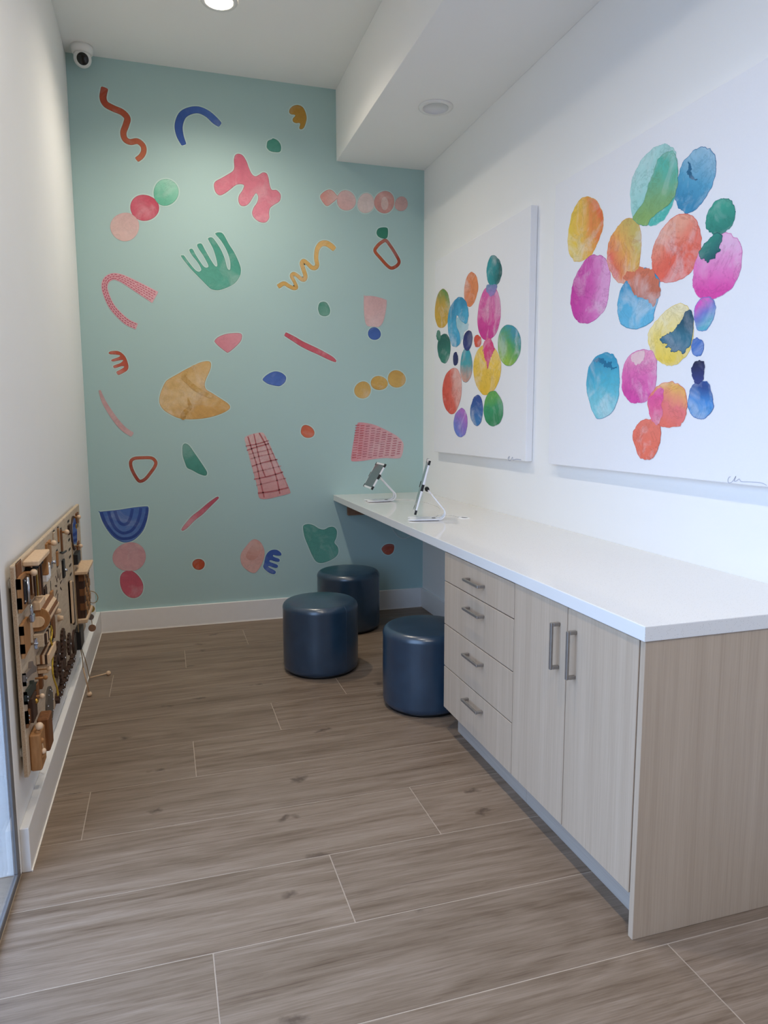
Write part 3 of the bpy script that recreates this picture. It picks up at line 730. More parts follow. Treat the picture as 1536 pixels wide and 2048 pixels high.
decal('thin pale pink curved stroke decal beside the left wall', lambda p: p.stroke('c5', [(288, 545, 18), (320, 630, 34), (370, 715, 40), (430, 800, 44), (490, 865, 44), (555, 908, 42)], wc((212, 164, 164), (204, 160, 160), 60), None, None))
line('rust rounded triangle ring decal above the blue bowl', 'c5', Wd([(548, 1130), (580, 1107), (650, 1102), (720, 1105), (752, 1135), (748, 1170), (715, 1220), (670, 1275), (630, 1297), (605, 1285), (570, 1230), (548, 1175)], 27), (150, 52, 34), (184, 84, 58), 70, closed=True, bw=.005, rw=.002)
simple('green slanted leaf-shaped decal near the plaid strip', 'c5', [(975, 1040), (978, 1000), (998, 984), (1030, 1000), (1070, 1055), (1115, 1120), (1155, 1180), (1178, 1220), (1175, 1245), (1155, 1250), (1110, 1235), (1055, 1205), (1015, 1185), (995, 1140), (978, 1085)], (64, 138, 122), (78, 150, 134), 100)
simple('blue eye-shaped oval decal under the crimson bar', 'c6', [(188, 452), (215, 420), (260, 393), (300, 385), (345, 397), (378, 425), (382, 450), (370, 478), (335, 505), (300, 506), (240, 492), (205, 472)], (72, 108, 190), (64, 98, 178), 60)
multi('row of three ochre circles decal rising toward the corner', [('circle', circ((1018, 540), 68, 72, (214, 172, 96), (206, 162, 84), 120, 'c6', .92)), ('circle', circ((1155, 482), 70, 59, (206, 158, 74), (210, 166, 82), 40, 'c6', .92)), ('circle', circ((1300, 448), 73, 73, (212, 168, 88), (206, 158, 76), 90, 'c6', .92))])
simple('small orange dot decal between the plaid strip and dashed fan', 'c6', [(505, 880), (515, 845), (540, 830), (575, 838), (605, 862), (618, 895), (605, 925), (570, 937), (535, 930), (510, 905)], (214, 104, 72), (202, 92, 62))
def plaid(p):
    p.shape('c6', [(38, 940), (70, 915), (130, 898), (180, 892), (205, 910), (240, 975), (290, 1090), (340, 1200), (385, 1300), (418, 1385), (400, 1402), (330, 1420), (250, 1440), (185, 1445), (155, 1425), (145, 1350), (110, 1220), (80, 1110), (55, 1010)], wc((214, 148, 146), (222, 182, 178), 80, (220, 170, 168)), None, None)
    d, e = wc((192, 96, 98), mott=.35), wc((210, 136, 136), mott=.3)
    for L, w_, mt in (([(66, 928), (100, 1040), (135, 1150), (160, 1260), (200, 1430)], 13, d), ([(115, 905), (140, 1020), (170, 1150), (210, 1260)], 11, d), ([(160, 898), (215, 1000), (250, 1110), (300, 1260), (330, 1400)], 13, d), ([(205, 925), (285, 1095), (395, 1340)], 9, e),
                      ([(48, 1005), (150, 985), (238, 958)], 9, d), ([(58, 1040), (130, 1015), (238, 985)], 12, d), ([(88, 1110), (180, 1085), (280, 1066)], 8, e), ([(100, 1172), (200, 1140), (310, 1115)], 11, d), ([(110, 1225), (210, 1200), (340, 1170)], 8, e), ([(118, 1280), (240, 1255), (355, 1220)], 12, d), ([(135, 1330), (260, 1300), (380, 1272)], 10, e), ([(150, 1395), (270, 1380), (400, 1350)], 14, d), ([(75, 1072), (170, 1050), (262, 1028)], 7, e)):
        p.stroke('c6', [(x, y, w_*.8) for x, y in L], mt, h=.0014)
decal('tall pink plaid strip decal with red crossing lines', plaid)
def fan(p):
    p.shape('c6', [(972, 830), (985, 810), (1040, 812), (1120, 830), (1210, 870), (1300, 920), (1350, 970), (1357, 1020), (1340, 1090), (1310, 1108), (1200, 1105), (1100, 1115), (1020, 1128), (945, 1132), (922, 1120), (928, 1050), (945, 950)], wc((220, 146, 152), (222, 178, 180), 0), None, None)
    d, e = wc((206, 96, 104), mott=.3), wc((196, 112, 122), mott=.3)
    cols = [(975, 830, 945, 1118, 36), (1018, 825, 985, 1115, 34), (1062, 838, 1030, 1110, 34), (1108, 848, 1075, 1108, 34), (1152, 862, 1118, 1100, 34), (1200, 882, 1165, 1098, 36), (1245, 905, 1215, 1096, 36), (1290, 932, 1265, 1092, 34), (1328, 972, 1310, 1085, 28)]
    for q, (xa, ya, xb, yb, w_) in enumerate(cols):
        n = int((yb-ya)/21)
        for i in range(n+1):
            f = (i+(.5 if q % 2 else .1))/(n+1); x = xa+(xb-xa)*f; y = ya+(yb-ya)*f
            p.shape('c6', [(x-w_/2, y-2), (x+w_/2-2, y-5), (x+w_/2, y+3), (x-w_/2+2, y+6)], d if q < 2 else e, h=.0014, smooth=False)
decal('pink fan decal covered in red dashes behind the far tablet', fan)
multi('striped blue bowl decal balanced on pink and red ovals', [
    ('bowl', lambda p: (p.shape('c7', [(215, 282), (225, 278), (380, 262), (500, 243), (600, 232), (638, 232), (644, 245), (645, 280), (630, 360), (600, 440), (550, 500), (500, 535), (440, 548), (390, 535), (330, 495), (275, 425), (235, 350)], wc((84, 120, 188), (66, 104, 178), 80), wc((44, 72, 146)), BORD, per=4),
        [p.stroke('c7', Wd(L, 25), wc((36, 62, 138), (44, 72, 150)), h=.0014, cap=False) for L in ([(232, 283), (265, 370), (320, 450), (380, 503), (440, 514), (510, 498), (570, 445), (608, 370), (630, 290), (634, 242)], [(293, 274), (315, 345), (350, 415), (400, 458), (440, 464), (500, 440), (545, 375), (570, 300), (578, 244)], [(350, 270), (370, 330), (395, 375), (430, 390), (465, 375), (490, 320), (505, 252)])])),
    ('oval', circ((478, 675), 144, 130, (216, 160, 162), (206, 152, 156), 60, 'c7', .97, b=False)),
    ('oval', lambda p: p.shape('c7', [(395, 890), (400, 840), (430, 805), (485, 795), (530, 815), (575, 865), (598, 920), (595, 975), (570, 1015), (525, 1035), (470, 1025), (425, 985), (402, 935)], wc((202, 88, 106), (192, 80, 98), 80), wc((170, 66, 86)), BORD))])
line('short red slanted bar decal rising beside the blue bowl', 'c7', [(940, 440, 18), (970, 410, 38), (1040, 335, 46), (1110, 280, 46), (1180, 215, 38), (1240, 165, 26), (1258, 152, 16)], (214, 122, 136), (186, 74, 92), 40)
decal('small rust orange dot decal low beside the pink shell', circ((1085, 740), 56, 47, (188, 74, 40), (178, 66, 36), 60, 'c7', .8))
multi('pink shell decal touching a blue four-fingered comb', [
    ('shell', lambda p: (p.shape('c8', [(118, 610), (125, 560), (160, 510), (200, 465), (235, 455), (275, 480), (300, 530), (303, 580), (285, 640), (255, 690), (225, 715), (180, 700), (135, 660)], wc((222, 172, 162), (216, 160, 150), 60), wc((208, 154, 148)), None),
        p.shape('c8', [(160, 590), (180, 540), (215, 495), (250, 480), (272, 510), (265, 560), (235, 605), (195, 615)], wc((206, 142, 126), (214, 156, 142), 60), h=.0014))),
    ('comb', lambda p: p.shape('c8', [(300, 640), (310, 590), (330, 555), (360, 537), (400, 537), (430, 560), (430, 578), (400, 580), (370, 575), (375, 590), (415, 605), (418, 625), (395, 628), (350, 615), (345, 628), (400, 650), (405, 668), (385, 674), (335, 660), (340, 672), (388, 700), (380, 722), (345, 715), (310, 690), (293, 665)], wc((58, 92, 172), (50, 82, 162), 60), wc((40, 68, 142)), BORD, per=4, bw=.0045, rw=.002))])
simple('large green lobed blob decal behind the ottomans', 'c8', [(600, 375), (605, 348), (640, 338), (680, 348), (720, 372), (760, 380), (800, 362), (835, 362), (858, 390), (855, 440), (840, 480), (865, 515), (870, 555), (850, 590), (800, 620), (740, 637), (700, 625), (670, 580), (640, 510), (612, 440)], (86, 158, 144), (74, 148, 134), 110)
simple('small rust red dot decal in the shade under the countertop', 'c8', [(1203, 525), (1225, 500), (1260, 490), (1295, 498), (1298, 530), (1285, 560), (1255, 575), (1225, 565), (1208, 545)], (186, 84, 58), (160, 60, 42), 60)

# ------------------------------------------------------------------ canvases
XC = W-.038
def canvas(label, y0, y1, z0, z1, blobs, sig):
    t = thing('canvas_painting', (XC+.018, (y0+y1)/2, (z0+z1)/2), label, 'painting', 'watercolour canvases on the white wall')
    box('canvas', (XC, y1, z0), (W-.0015, y0, z1), plain('primed_canvas', (236, 235, 236), .7, var=.008, scale=200), t, .003, 2)
    S = Surf(0, XC, 0.)
    lv = 0
    for bi, b in enumerate(sorted(blobs, key=lambda q: q[-1])):
        p = Print(S); kind, crop = b[0], b[1]; lv = b[-1]
        hh = .0003+.00006*bi
        if kind == 'e': _, _, c, rx, ry, tilt, mt, rim, _ = b; p.ell(crop, c, rx, ry, mt, rim, None, tilt, .045, h=hh, rw=.0018, jit=.0013)
        else: _, _, pts, mt, rim, _ = b; p.shape(crop, pts, mt, rim, None, h=hh, rw=.0018, per=9, jit=.0014 if rim is not None else .0042)
        p.build('paint_blot', t)
    p = Print(S)
    for crop, L in sig: p.stroke(crop, [(x, y, 3.2) for x, y in L], M_sigline, cap=False)
    o = p.build('signature', t)
    return t
V = lambda c1, c2=None, ang=90, c3=None, amp=.8, ns=8.: wc(c1, c2, ang, c3, max(amp, .6), ns, .15, .13, .38)
r_ = lambda c: wc(c, mott=.1)
canvas('square white canvas of bright watercolour ovals nearer the teal wall', -.305, -1.535, 1.108, 2.300, [
    ('e', 'cA', (552, 528), 56, 119, 4, V((36, 142, 148), (14, 74, 72), 0, (30, 128, 132)), r_((20, 92, 96)), 0),
    ('e', 'cA', (380, 665), 53, 125, 4, V((224, 116, 62), (230, 132, 78), 0), r_((214, 100, 56)), 0),
    ('e', 'cA', (168, 810), 56, 148, 5, V((214, 166, 50), (96, 140, 70), 60, (208, 160, 56)), r_((188, 140, 40)), 0),
    ('p', 'cA', [(275, 860), (290, 880), (330, 915), (355, 900), (360, 940), (330, 1000), (300, 1070), (280, 1060), (270, 950)], V((190, 216, 226), (150, 200, 214), 120), None, 0),
    ('p', 'cA', [(210, 860), (230, 790), (270, 735), (310, 725), (345, 760), (362, 830), (358, 890), (342, 922), (310, 902), (276, 858), (272, 930), (296, 1000), (300, 1060), (275, 1093), (240, 1080), (215, 1000), (208, 930)], V((54, 158, 206), (38, 132, 180), 90, (66, 170, 212)), r_((34, 116, 160)), 1),
    ('e', 'cA', (515, 845), 87, 206, 2, V((206, 40, 136), (220, 90, 166), 70, (222, 72, 154)), r_((184, 34, 120)), 0),
    ('p', 'cA', [(500, 640), (575, 630), (560, 690), (535, 715), (505, 690)], V((150, 120, 190), (90, 130, 176), 90), None, 1),
    ('e', 'cA', (665, 1080), 83, 160, 2, V((150, 190, 60), (44, 140, 176), 60, (70, 156, 84)), r_((36, 124, 108)), 0),
    ('e', 'cA', (180, 1105), 47, 115, 0, V((44, 124, 104), (24, 86, 76), 90), r_((20, 74, 66)), 0),
    ('e', 'cA', (140, 1010), 17, 40, 0, V((40, 118, 92)), None, 1),
    ('e', 'cA', (357, 1045), 33, 80, 6, V((34, 44, 112), (28, 34, 88)), r_((20, 26, 72)), 1),
    ('e', 'cA', (430, 1050), 27, 49, 0, V((222, 72, 50)), r_((200, 60, 42)), 0),
    ('e', 'cA', (345, 1235), 45, 130, 3, V((214, 150, 130), (40, 152, 172), 80, (60, 156, 166)), r_((34, 124, 140)), 0),
    ('e', 'cA', (266, 1182), 20, 50, 0, V((24, 30, 82)), None, 1),
    ('e', 'cA', (500, 1262), 99, 196, 2, V((238, 186, 42), (246, 204, 82), 80), r_((224, 172, 52)), 0),
    ('p', 'cA', [(484, 1048), (524, 1040), (558, 1100), (540, 1140), (530, 1180), (518, 1200), (503, 1258), (496, 1205), (484, 1190), (478, 1130), (468, 1110)], V((220, 58, 110), (222, 50, 120)), None, 1),
    ('e', 'cA', (240, 1420), 69, 178, 2, V((222, 70, 50), (236, 170, 158), 20, (226, 90, 72)), r_((204, 62, 48)), 0),
    ('e', 'cA', (304, 1660), 50, 112, 0, V((96, 126, 214), (180, 106, 198), 60, (142, 108, 200)), r_((112, 84, 176)), 0),
    ('e', 'cA', (424, 1567), 46, 118, 0, V((46, 112, 178), (38, 62, 142), 90), r_((30, 56, 124)), 0),
    ('e', 'cA', (547, 1555), 73, 132, 3, V((36, 130, 74), (90, 168, 70), 100, (40, 146, 90)), r_((28, 104, 62)), 0)],
    [('cA', [(655, 1925), (668, 1908), (660, 1935), (675, 1940), (690, 1915), (695, 1935), (720, 1930), (755, 1934)])])
canvas('square white canvas of bright watercolour ovals above the cabinet doors', -1.748, -3.03, 1.108, 2.322, [
    ('p', 'cB', [(125, 830), (140, 690), (170, 590), (230, 510), (300, 515), (350, 570), (378, 650), (370, 740), (330, 850), (280, 930), (190, 968), (145, 920)], V((242, 204, 60), (236, 104, 52), 15, (244, 180, 72), .35), r_((228, 176, 60)), 0),
    ('p', 'cB', [(145, 1220), (165, 1110), (210, 1010), (280, 925), (350, 920), (395, 945), (425, 1050), (415, 1170), (390, 1290), (320, 1370), (240, 1402), (180, 1370), (150, 1290)], V((206, 48, 156), (232, 156, 208), 0, (218, 88, 176)), r_((188, 46, 146)), 0),
    ('p', 'cB', [(402, 930), (415, 820), (460, 740), (520, 670), (580, 652), (625, 700), (645, 800), (640, 920), (610, 1060), (520, 1118), (460, 1090), (415, 1010)], V((238, 92, 74), (206, 180, 88), 40, (240, 170, 76), .5), r_((222, 150, 70)), 0),
    ('p', 'cB', [(568, 500), (580, 380), (630, 270), (710, 180), (800, 135), (870, 165), (895, 240), (905, 350), (890, 480), (850, 600), (790, 680), (720, 710), (640, 700), (585, 650)], V((72, 190, 174), (176, 224, 218), 120, (150, 214, 206), .3), r_((150, 206, 198)), 0),
    ('p', 'cB', [(585, 655), (660, 540), (695, 420), (735, 330), (755, 260), (800, 205), (865, 180), (895, 240), (905, 350), (890, 480), (840, 560), (760, 620), (710, 665), (685, 708), (640, 700)], V((132, 176, 92), (76, 184, 162), 70, (112, 172, 118), .4), r_((84, 158, 124)), 1),
    ('p', 'cB', [(890, 540), (882, 480), (900, 380), (925, 290), (990, 200), (1070, 155), (1130, 165), (1165, 220), (1170, 310), (1140, 430), (1080, 540), (1010, 605), (960, 618), (915, 590)], V((44, 134, 178), (140, 190, 214), 60, (72, 158, 196), .6), r_((40, 104, 156)), 0),
    ('p', 'cB', [(975, 260), (1000, 290), (995, 330), (1020, 370), (1045, 385), (1010, 388), (980, 360), (962, 340), (980, 305)], V((22, 92, 132)), None, 1),
    ('p', 'cB', [(720, 900), (740, 830), (800, 720), (880, 640), (970, 625), (1030, 670), (1065, 780), (1060, 890), (1020, 1000), (940, 1080), (850, 1110), (780, 1105), (730, 1060), (718, 980)], V((238, 84, 62), (244, 160, 130), 110, (240, 100, 76), .4), r_((226, 84, 62)), 0),
    ('p', 'cB', [(475, 1260), (500, 1160), (550, 1080), (640, 1020), (700, 1015), (770, 1090), (770, 1200), (740, 1300), (720, 1380), (620, 1435), (510, 1415), (480, 1340)], V((92, 184, 222), (40, 128, 176), 90, (74, 172, 214), .4), r_((36, 112, 156)), 0),
    ('p', 'cB', [(525, 1060), (600, 1025), (700, 1012), (765, 1080), (770, 1180), (748, 1258), (700, 1235), (660, 1222), (615, 1190), (570, 1150)], V((186, 96, 72), (224, 112, 76), 80), None, 1),
    ('p', 'cB', [(1095, 690), (1110, 620), (1160, 545), (1230, 515), (1290, 540), (1308, 610), (1290, 700), (1240, 750), (1190, 780), (1140, 765), (1105, 730)], V((30, 122, 104), (48, 156, 128), 100), r_((24, 112, 98)), 0),
    ('p', 'cB', [(1005, 1090), (1020, 980), (1060, 880), (1150, 800), (1230, 760), (1300, 780), (1345, 840), (1355, 930), (1330, 1060), (1270, 1160), (1170, 1220), (1060, 1220), (1015, 1160)], V((230, 62, 162), (238, 168, 212), 80, (236, 118, 188), .4), r_((222, 100, 176)), 0),
    ('p', 'cB', [(1055, 900), (1080, 850), (1140, 790), (1180, 760), (1212, 775), (1215, 820), (1195, 850), (1200, 890), (1170, 910), (1165, 942), (1130, 950), (1110, 972), (1085, 945), (1062, 940)], V((18, 76, 82), (34, 132, 112), 110), r_((16, 66, 78)), 1),
    ('p', 'cB', [(1018, 1320), (1040, 1250), (1090, 1215), (1150, 1225), (1168, 1290), (1150, 1370), (1110, 1440), (1060, 1450), (1025, 1410)], V((66, 168, 190), (222, 80, 186), 120, (110, 110, 196), .3), r_((74, 120, 190)), 0),
    ('p', 'cC', [(690, 100), (705, 30), (760, -40), (840, -120), (920, -150), (980, -120), (1010, -30), (1010, 80), (980, 190), (920, 260), (850, 285), (780, 265), (720, 200)], V((242, 206, 70), (248, 232, 178), 90, (246, 218, 108), .4), r_((240, 208, 96)), 0),
    ('p', 'cC', [(780, 98), (800, 75), (835, 62), (870, 40), (900, 5), (930, -30), (945, -75), (985, -110), (1012, -50), (1008, 60), (992, 140), (960, 180), (935, 206), (915, 180), (880, 195), (850, 185), (855, 160), (815, 160), (825, 135), (790, 125)], V((34, 92, 120), (22, 66, 88), 60, (38, 104, 128)), r_((20, 62, 84)), 1),
    ('e', 'cC', (1040, 155), 46, 65, 0, V((46, 108, 196), (40, 92, 178)), r_((34, 80, 162)), 0),
    ('p', 'cC', [(258, 400), (275, 300), (330, 220), (400, 195), (455, 220), (485, 300), (492, 420), (480, 530), (430, 620), (350, 663), (310, 630), (270, 510)], V((126, 208, 220), (42, 150, 190), 90, (68, 180, 206), .3), r_((40, 140, 176)), 0),
    ('p', 'cC', [(312, 250), (350, 235), (380, 240), (400, 260), (430, 265), (440, 290), (470, 300), (440, 315), (420, 300), (385, 300), (370, 275), (335, 262)], V((18, 104, 146)), None, 1),
    ('p', 'cC', [(508, 400), (520, 290), (570, 205), (650, 175), (720, 185), (750, 240), (755, 350), (735, 460), (690, 530), (610, 553), (550, 530), (515, 470)], V((222, 62, 158), (238, 144, 182), 80, (230, 96, 170), .4), r_((216, 96, 168)), 0),
    ('p', 'cC', [(572, 232), (600, 195), (660, 180), (672, 210), (655, 255), (620, 280), (590, 265)], V((240, 196, 200)), None, 1),
    ('p', 'cC', [(690, 560), (720, 470), (780, 415), (850, 400), (920, 425), (965, 500), (965, 600), (940, 680), (900, 715), (800, 715), (730, 680)], V((240, 104, 84), (244, 180, 84), 60, (240, 112, 112), .4), r_((234, 108, 84)), 0),
    ('p', 'cC', [(585, 780), (610, 710), (670, 662), (740, 670), (780, 720), (780, 800), (760, 880), (720, 940), (660, 945), (620, 910)], V((238, 100, 72), (240, 112, 90), 80), r_((220, 92, 66)), 1),
    ('p', 'cC', [(700, 520), (745, 470), (790, 440), (800, 520), (790, 620), (770, 700), (730, 690), (705, 610)], V((236, 92, 130), (232, 72, 150)), None, 1),
    ('p', 'cC', [(975, 520), (1000, 430), (1060, 400), (1115, 405), (1145, 490), (1150, 590), (1100, 650), (1040, 660), (995, 625), (970, 570)], V((58, 140, 206), (34, 62, 132), 80, (56, 132, 208), .4), r_((38, 84, 160)), 0),
    ('p', 'cC', [(998, 330), (1015, 275), (1060, 250), (1090, 262), (1088, 330), (1080, 395), (1040, 415), (1010, 380)], V((36, 46, 112), (16, 18, 48)), None, 1)],
    [('cC', [(1275, 1068), (1262, 1075), (1255, 1095), (1262, 1112), (1280, 1108), (1300, 1085), (1312, 1065), (1300, 1095), (1312, 1100), (1335, 1085), (1345, 1100), (1360, 1105), (1420, 1106), (1490, 1112), (1530, 1130)])])

# ------------------------------------------------------------------ busy boards on the left wall
XB0, XB1 = .003, .017                               # back and face of the boards
def bp(px, py, h=0.):
    p = un(px, py, 0, XB1+h); return p[1], p[2]
BZ0, BZ1 = .268, .900
YA, YBb, YCc, YDd = -2.445, -1.920, -1.390, -.820
def bbox_(parent, name, y0, y1, z0, z1, h0, h1, mat, bev=.0015):
    lim = min(abs(y1-y0), abs(z1-z0), abs(h1-h0))*.35
    return box(name, (XB1+h0, y0, z0), (XB1+h1, y1, z1), mat, parent, min(bev, lim), 1)
def board(y0, y1, label):
    t = thing('busy_board', (XB1, (y0+y1)/2, BZ0), label, 'toy', 'busy boards on the left wall')
    box('panel', (XB0, y0+.002, BZ0), (XB1, y1-.002, BZ1), W_ply, t, .004, 2)
    bbox_(t, 'edge_band', y0+.0006, y0+.002, BZ0+.006, BZ1-.006, XB0-XB1+.003, -.003, W_edge, .0002)
    for z in (BZ0+.06, BZ1-.06):
        for y in (y0+.05, y1-.05):
            cyl('spacer', (XL, y, z), (XB0, y, z), .014, M_plastic, t, 14)
    return t
B1 = board(YA, YBb, 'birch activity board with brown flap doors and a half drum')
B2 = board(YBb, YCc, 'birch activity board with wooden gears and cut-out slots')
B3 = board(YCc, YDd, 'birch activity board with oval mirror and chequered box')
LIM = {B1.name: (YA, YBb), B2.name: (YBb, YCc), B3.name: (YCc, YDd)}
def cl_(parent, y):
    while parent.parent is not None: parent = parent.parent
    a, b = LIM[parent.name]; return min(max(y, a+.003), b-.003)
def tab(parent, px0, py0, px1, py1, h0, h1, mat, name, bev=.0015):
    """box on the board: near-top and far-bottom pixel of its front face, from depth h0 to h1"""
    ya, za = bp(px0, py0, h1); yb, zb = bp(px1, py1, h1)
    return bbox_(parent, name, cl_(parent, ya), cl_(parent, yb), zb, za, h0, h1, mat, bev)
def nbox(parent, name, pxl, pyt, pyb, h, dep, mat, bev=.0015):
    """box by its near side: the pixel where that side leaves the board, its top and bottom rows"""
    y0, z1 = bp(pxl, pyt); z0 = un(pxl, pyb, 1, y0)[2]
    y0 = cl_(parent, y0); return bbox_(parent, name, y0, cl_(parent, y0+dep), z0, z1, 0, h, mat, bev), (y0, z0, z1)
def bpoly(parent, name, pxs, h0, h1, mat):
    P = [(cl_(parent, a), b) for a, b in (bp(x, y, h1) for x, y in pxs)]
    m = MB(); extrude(m, P, lambda a, b, k: (XB1+h0+k, a, b), h1-h0); return fixnormals(m.build(name, mat, parent))
def knob(parent, px, py, r=.012, h=.026, mat=None):
    y, z = bp(px, py, h); cyl('knob_stem', (XB1, y, z), (XB1+h, y, z), r*.45, W_tan, parent, 10)
    return ball('knob', (XB1+h, y, z), r, mat or W_ball, parent, 16)
def prism(parent, name, P, h0, h1, mat):
    m = MB(); extrude(m, P, lambda a, b, k: (XB1+h0+k, a, b), h1-h0); return fixnormals(m.build(name, mat, parent))
def gear(parent, y, z, R, h0, h1, mat, teeth=12):
    P = []
    for i in range(teeth*4):
        a = 2*math.pi*i/(teeth*4); rr = R if (i//2) % 2 == 0 else R*.84; P.append((y+rr*math.cos(a), z+rr*math.sin(a)))
    g_ = prism(parent, 'gear', P, h0, h1, mat)
    cyl('axle_pin', (XB1+h1, y, z), (XB1+h1+.004, y, z), .0045, M_steel, g_, 12); return g_
def disc(parent, name, y, z, ry, rz, h0, h1, mat, n=28):
    return prism(parent, name, [(y+ry*math.cos(2*math.pi*i/n), z+rz*math.sin(2*math.pi*i/n)) for i in range(n)], h0, h1, mat)
# --- first board (open end of the wall)
tab(B1, 31.5, 1127, 44, 1150, 0, .0012, M_hole_shade, 'slot_shade'); tab(B1, 33.5, 1128, 44.5, 1148, 0, .004, W_brown, 'small_door')  # dark plate: shade around the little door given as colour
bpoly(B1, 'slot_shade', [(40, 1155), (50, 1140), (50, 1146), (42, 1158)], 0, .0012, M_hole_shade)  # slit drawn as a dark plate, shade in the colour
d = bpoly(B1, 'flap_door', [(39, 1162), (40.5, 1155), (45, 1149), (54, 1143), (64, 1141), (68, 1148), (69, 1193), (54, 1212), (43, 1227)], .002, .010, W_tan)
tab(d, 48, 1159, 58, 1200, .010, .014, plain('bolt_back_plate', (70, 66, 72), .35, .8), 'bolt_plate')
y, zt = bp(54.5, 1154, .020); zb = un(56.5, 1208, 1, y)[2]
cyl('bolt_rod', (XB1+.020, y, zb), (XB1+.020, y, zt), .005, M_steel, d, 12)
for q in ((50.5, 1203), (50, 1162), (60.5, 1200)): ball('screw', (XB1+.015, *bp(*q, .015)), .0028, M_steel, d, 8)
knob(d, 67.5, 1145, .0105, .030)
for q in ((37.5, 1162, 41, 1181), (40, 1201, 43.5, 1221)): tab(d, *q, 0, .013, M_black, 'hinge')
y, zt = bp(58, 1121, .010); zb = un(62, 1190, 1, y)[2]
for k in range(4): cyl('dowel', (XB1+.008, y+.020*k, zb), (XB1+.008, y+.020*k, zt-.004*(k % 2)), .0065, [W_brown, W_light, W_brown, W_light][k], B1, 10)
y0s, zs = bp(80, 1119, .046); y1s, _ = bp(99, 1095, .046)
sh = bbox_(B1, 'shelf', y0s-.02, y1s, zs-.016, zs, 0, .046, W_light, .003)
bbox_(sh, 'shelf_side', y1s-.014, y1s, zs-.085, zs-.016, 0, .040, W_tan, .003)
for k in range(4):
    yy = y0s+.02+(y1s-y0s-.03)*k/4
    cyl('hook_peg', (XB1, yy, zs-.030), (XB1+.032, yy, zs-.034), .005, M_black, B1, 10)
    bbox_(B1, 'hanging_key', yy-.008, yy+.008, zs-.115-.008*k, zs-.036, .022, .027, [W_walnut, M_brass, W_brown, W_walnut][k], .001)
sw, (ys, zl, zh) = nbox(B1, 'light_switch', 74, 1131, 1166, .030, .060, M_plastic, .004); sw['label'] = 'white plastic rocker switch'
bbox_(sw, 'rocker', ys+.012, ys+.045, zl+.012, zh-.010, .030, .034, M_alu, .001)
tab(B1, 87, 1176, 95, 1201, 0, .0012, M_hole_shade, 'slot_shade'); tab(B1, 90, 1178, 96, 1200, 0, .008, W_walnut, 'carved_slider')  # dark plate under the slider colours in the cut-out's shade
y, z = bp(63.5, 1226, .022)
tube('padlock_shackle', [(XB1+.022, y-.010, z-.004), (XB1+.022, y-.010, z+.016), (XB1+.022, y, z+.024), (XB1+.022, y+.010, z+.016), (XB1+.022, y+.010, z-.004)], .0028, M_steel, B1, 8)
bbox_(B1, 'padlock_body', y-.014, y+.014, z-.026, z-.003, .015, .029, M_steel, .003)
nbox(B1, 'stepped_block', 62, 1206, 1222, .026, .10, W_light)
# half drum of laminated slats, brown end disc with a light tongue
y0, zc_ = bp(65.5, 1240); Rd = .0375; y1 = y0+.19; ofs = .012
n = 9
for k in range(n):
    a0, a1 = -math.pi/2+math.pi*k/n, -math.pi/2+math.pi*(k+1)/n; am = (a0+a1)/2
    P = [(Rd*math.cos(a0)+ofs, Rd*math.sin(a0)), (Rd*math.cos(am)*1.01+ofs, Rd*math.sin(am)*1.01), (Rd*math.cos(a1)+ofs, Rd*math.sin(a1)), (ofs+Rd*.55*math.cos(a1), Rd*.55*math.sin(a1)), (ofs+Rd*.55*math.cos(a0), Rd*.55*math.sin(a0))]
    m = MB(); extrude(m, P, lambda a, b, q: (XB1+a, y0+.008+q, zc_+b), y1-y0-.008); fixnormals(m.build('slat', [W_light, W_brown][k % 2], B1))
P = [(0, -Rd)]+[(ofs+Rd*1.02*math.cos(a), Rd*1.02*math.sin(a)) for a in [-math.pi/2+math.pi*i/14 for i in range(15)]]+[(0, Rd)]
m = MB(); extrude(m, P, lambda a, b, q: (XB1+a, y0+q, zc_+b), .008); ed = fixnormals(m.build('end_disc', W_tan, B1))
P = [(0, -.0165)]+[(.018+.0165*math.cos(a), .0165*math.sin(a)) for a in [-math.pi/2+math.pi*i/10 for i in range(11)]]+[(0, .0165)]
m = MB(); extrude(m, P, lambda a, b, q: (XB1+a, y0-.010+q, zc_-.006+b), .010); fixnormals(m.build('tongue', W_light, ed))
# second flap door
d = bpoly(B1, 'flap_door', [(43.5, 1253), (57, 1233), (60, 1236), (62, 1292), (47, 1322)], .002, .010, W_tan)
for q in ((42, 1261, 45, 1277), (44, 1298, 47.5, 1314)): tab(d, *q, 0, .013, M_black, 'hinge')
y, z = bp(62, 1288, .010)
cyl('wing_bolt', (XB1+.008, y, z), (XB1+.030, y, z), .004, M_steel, d, 10)
for s_ in (-1, 1): bbox_(d, 'bolt_wing', y-.003, y+.003, z+s_*.010-.007, z+s_*.010+.007, .018, .028, M_steel, .002)
# blocks and layered boxes below the drum
bk, (yk, zk0, zk1) = nbox(B1, 'block', 66, 1270, 1296, .030, .12, W_ply, .002)
for k in range(5): bbox_(bk, 'inlay', yk+.010+.022*k, yk+.023+.022*k, zk0+.004, zk1-.004, .030, .036, [W_walnut, W_light][k % 2], .0005)
bk, (yk, zk0, zk1) = nbox(B1, 'layered_block', 71, 1312, 1330, .012, .15, W_ply)
for k in range(4): bbox_(bk, 'layer', yk, yk+.15, zk0, zk1, .012+.007*k, .019+.007*k, [W_brown, W_light, W_walnut, W_light][k], .0005)
bk, _ = nbox(B1, 'block', 74, 1332, 1349, .032, .05, W_light, .003)
knob(B1, 98, 1337, .008, .034, W_light); knob(B1, 91, 1355, .007, .030, W_tan)
tab(B1, 83, 1348, 88, 1372, 0, .010, W_brown, 'peg_strip')
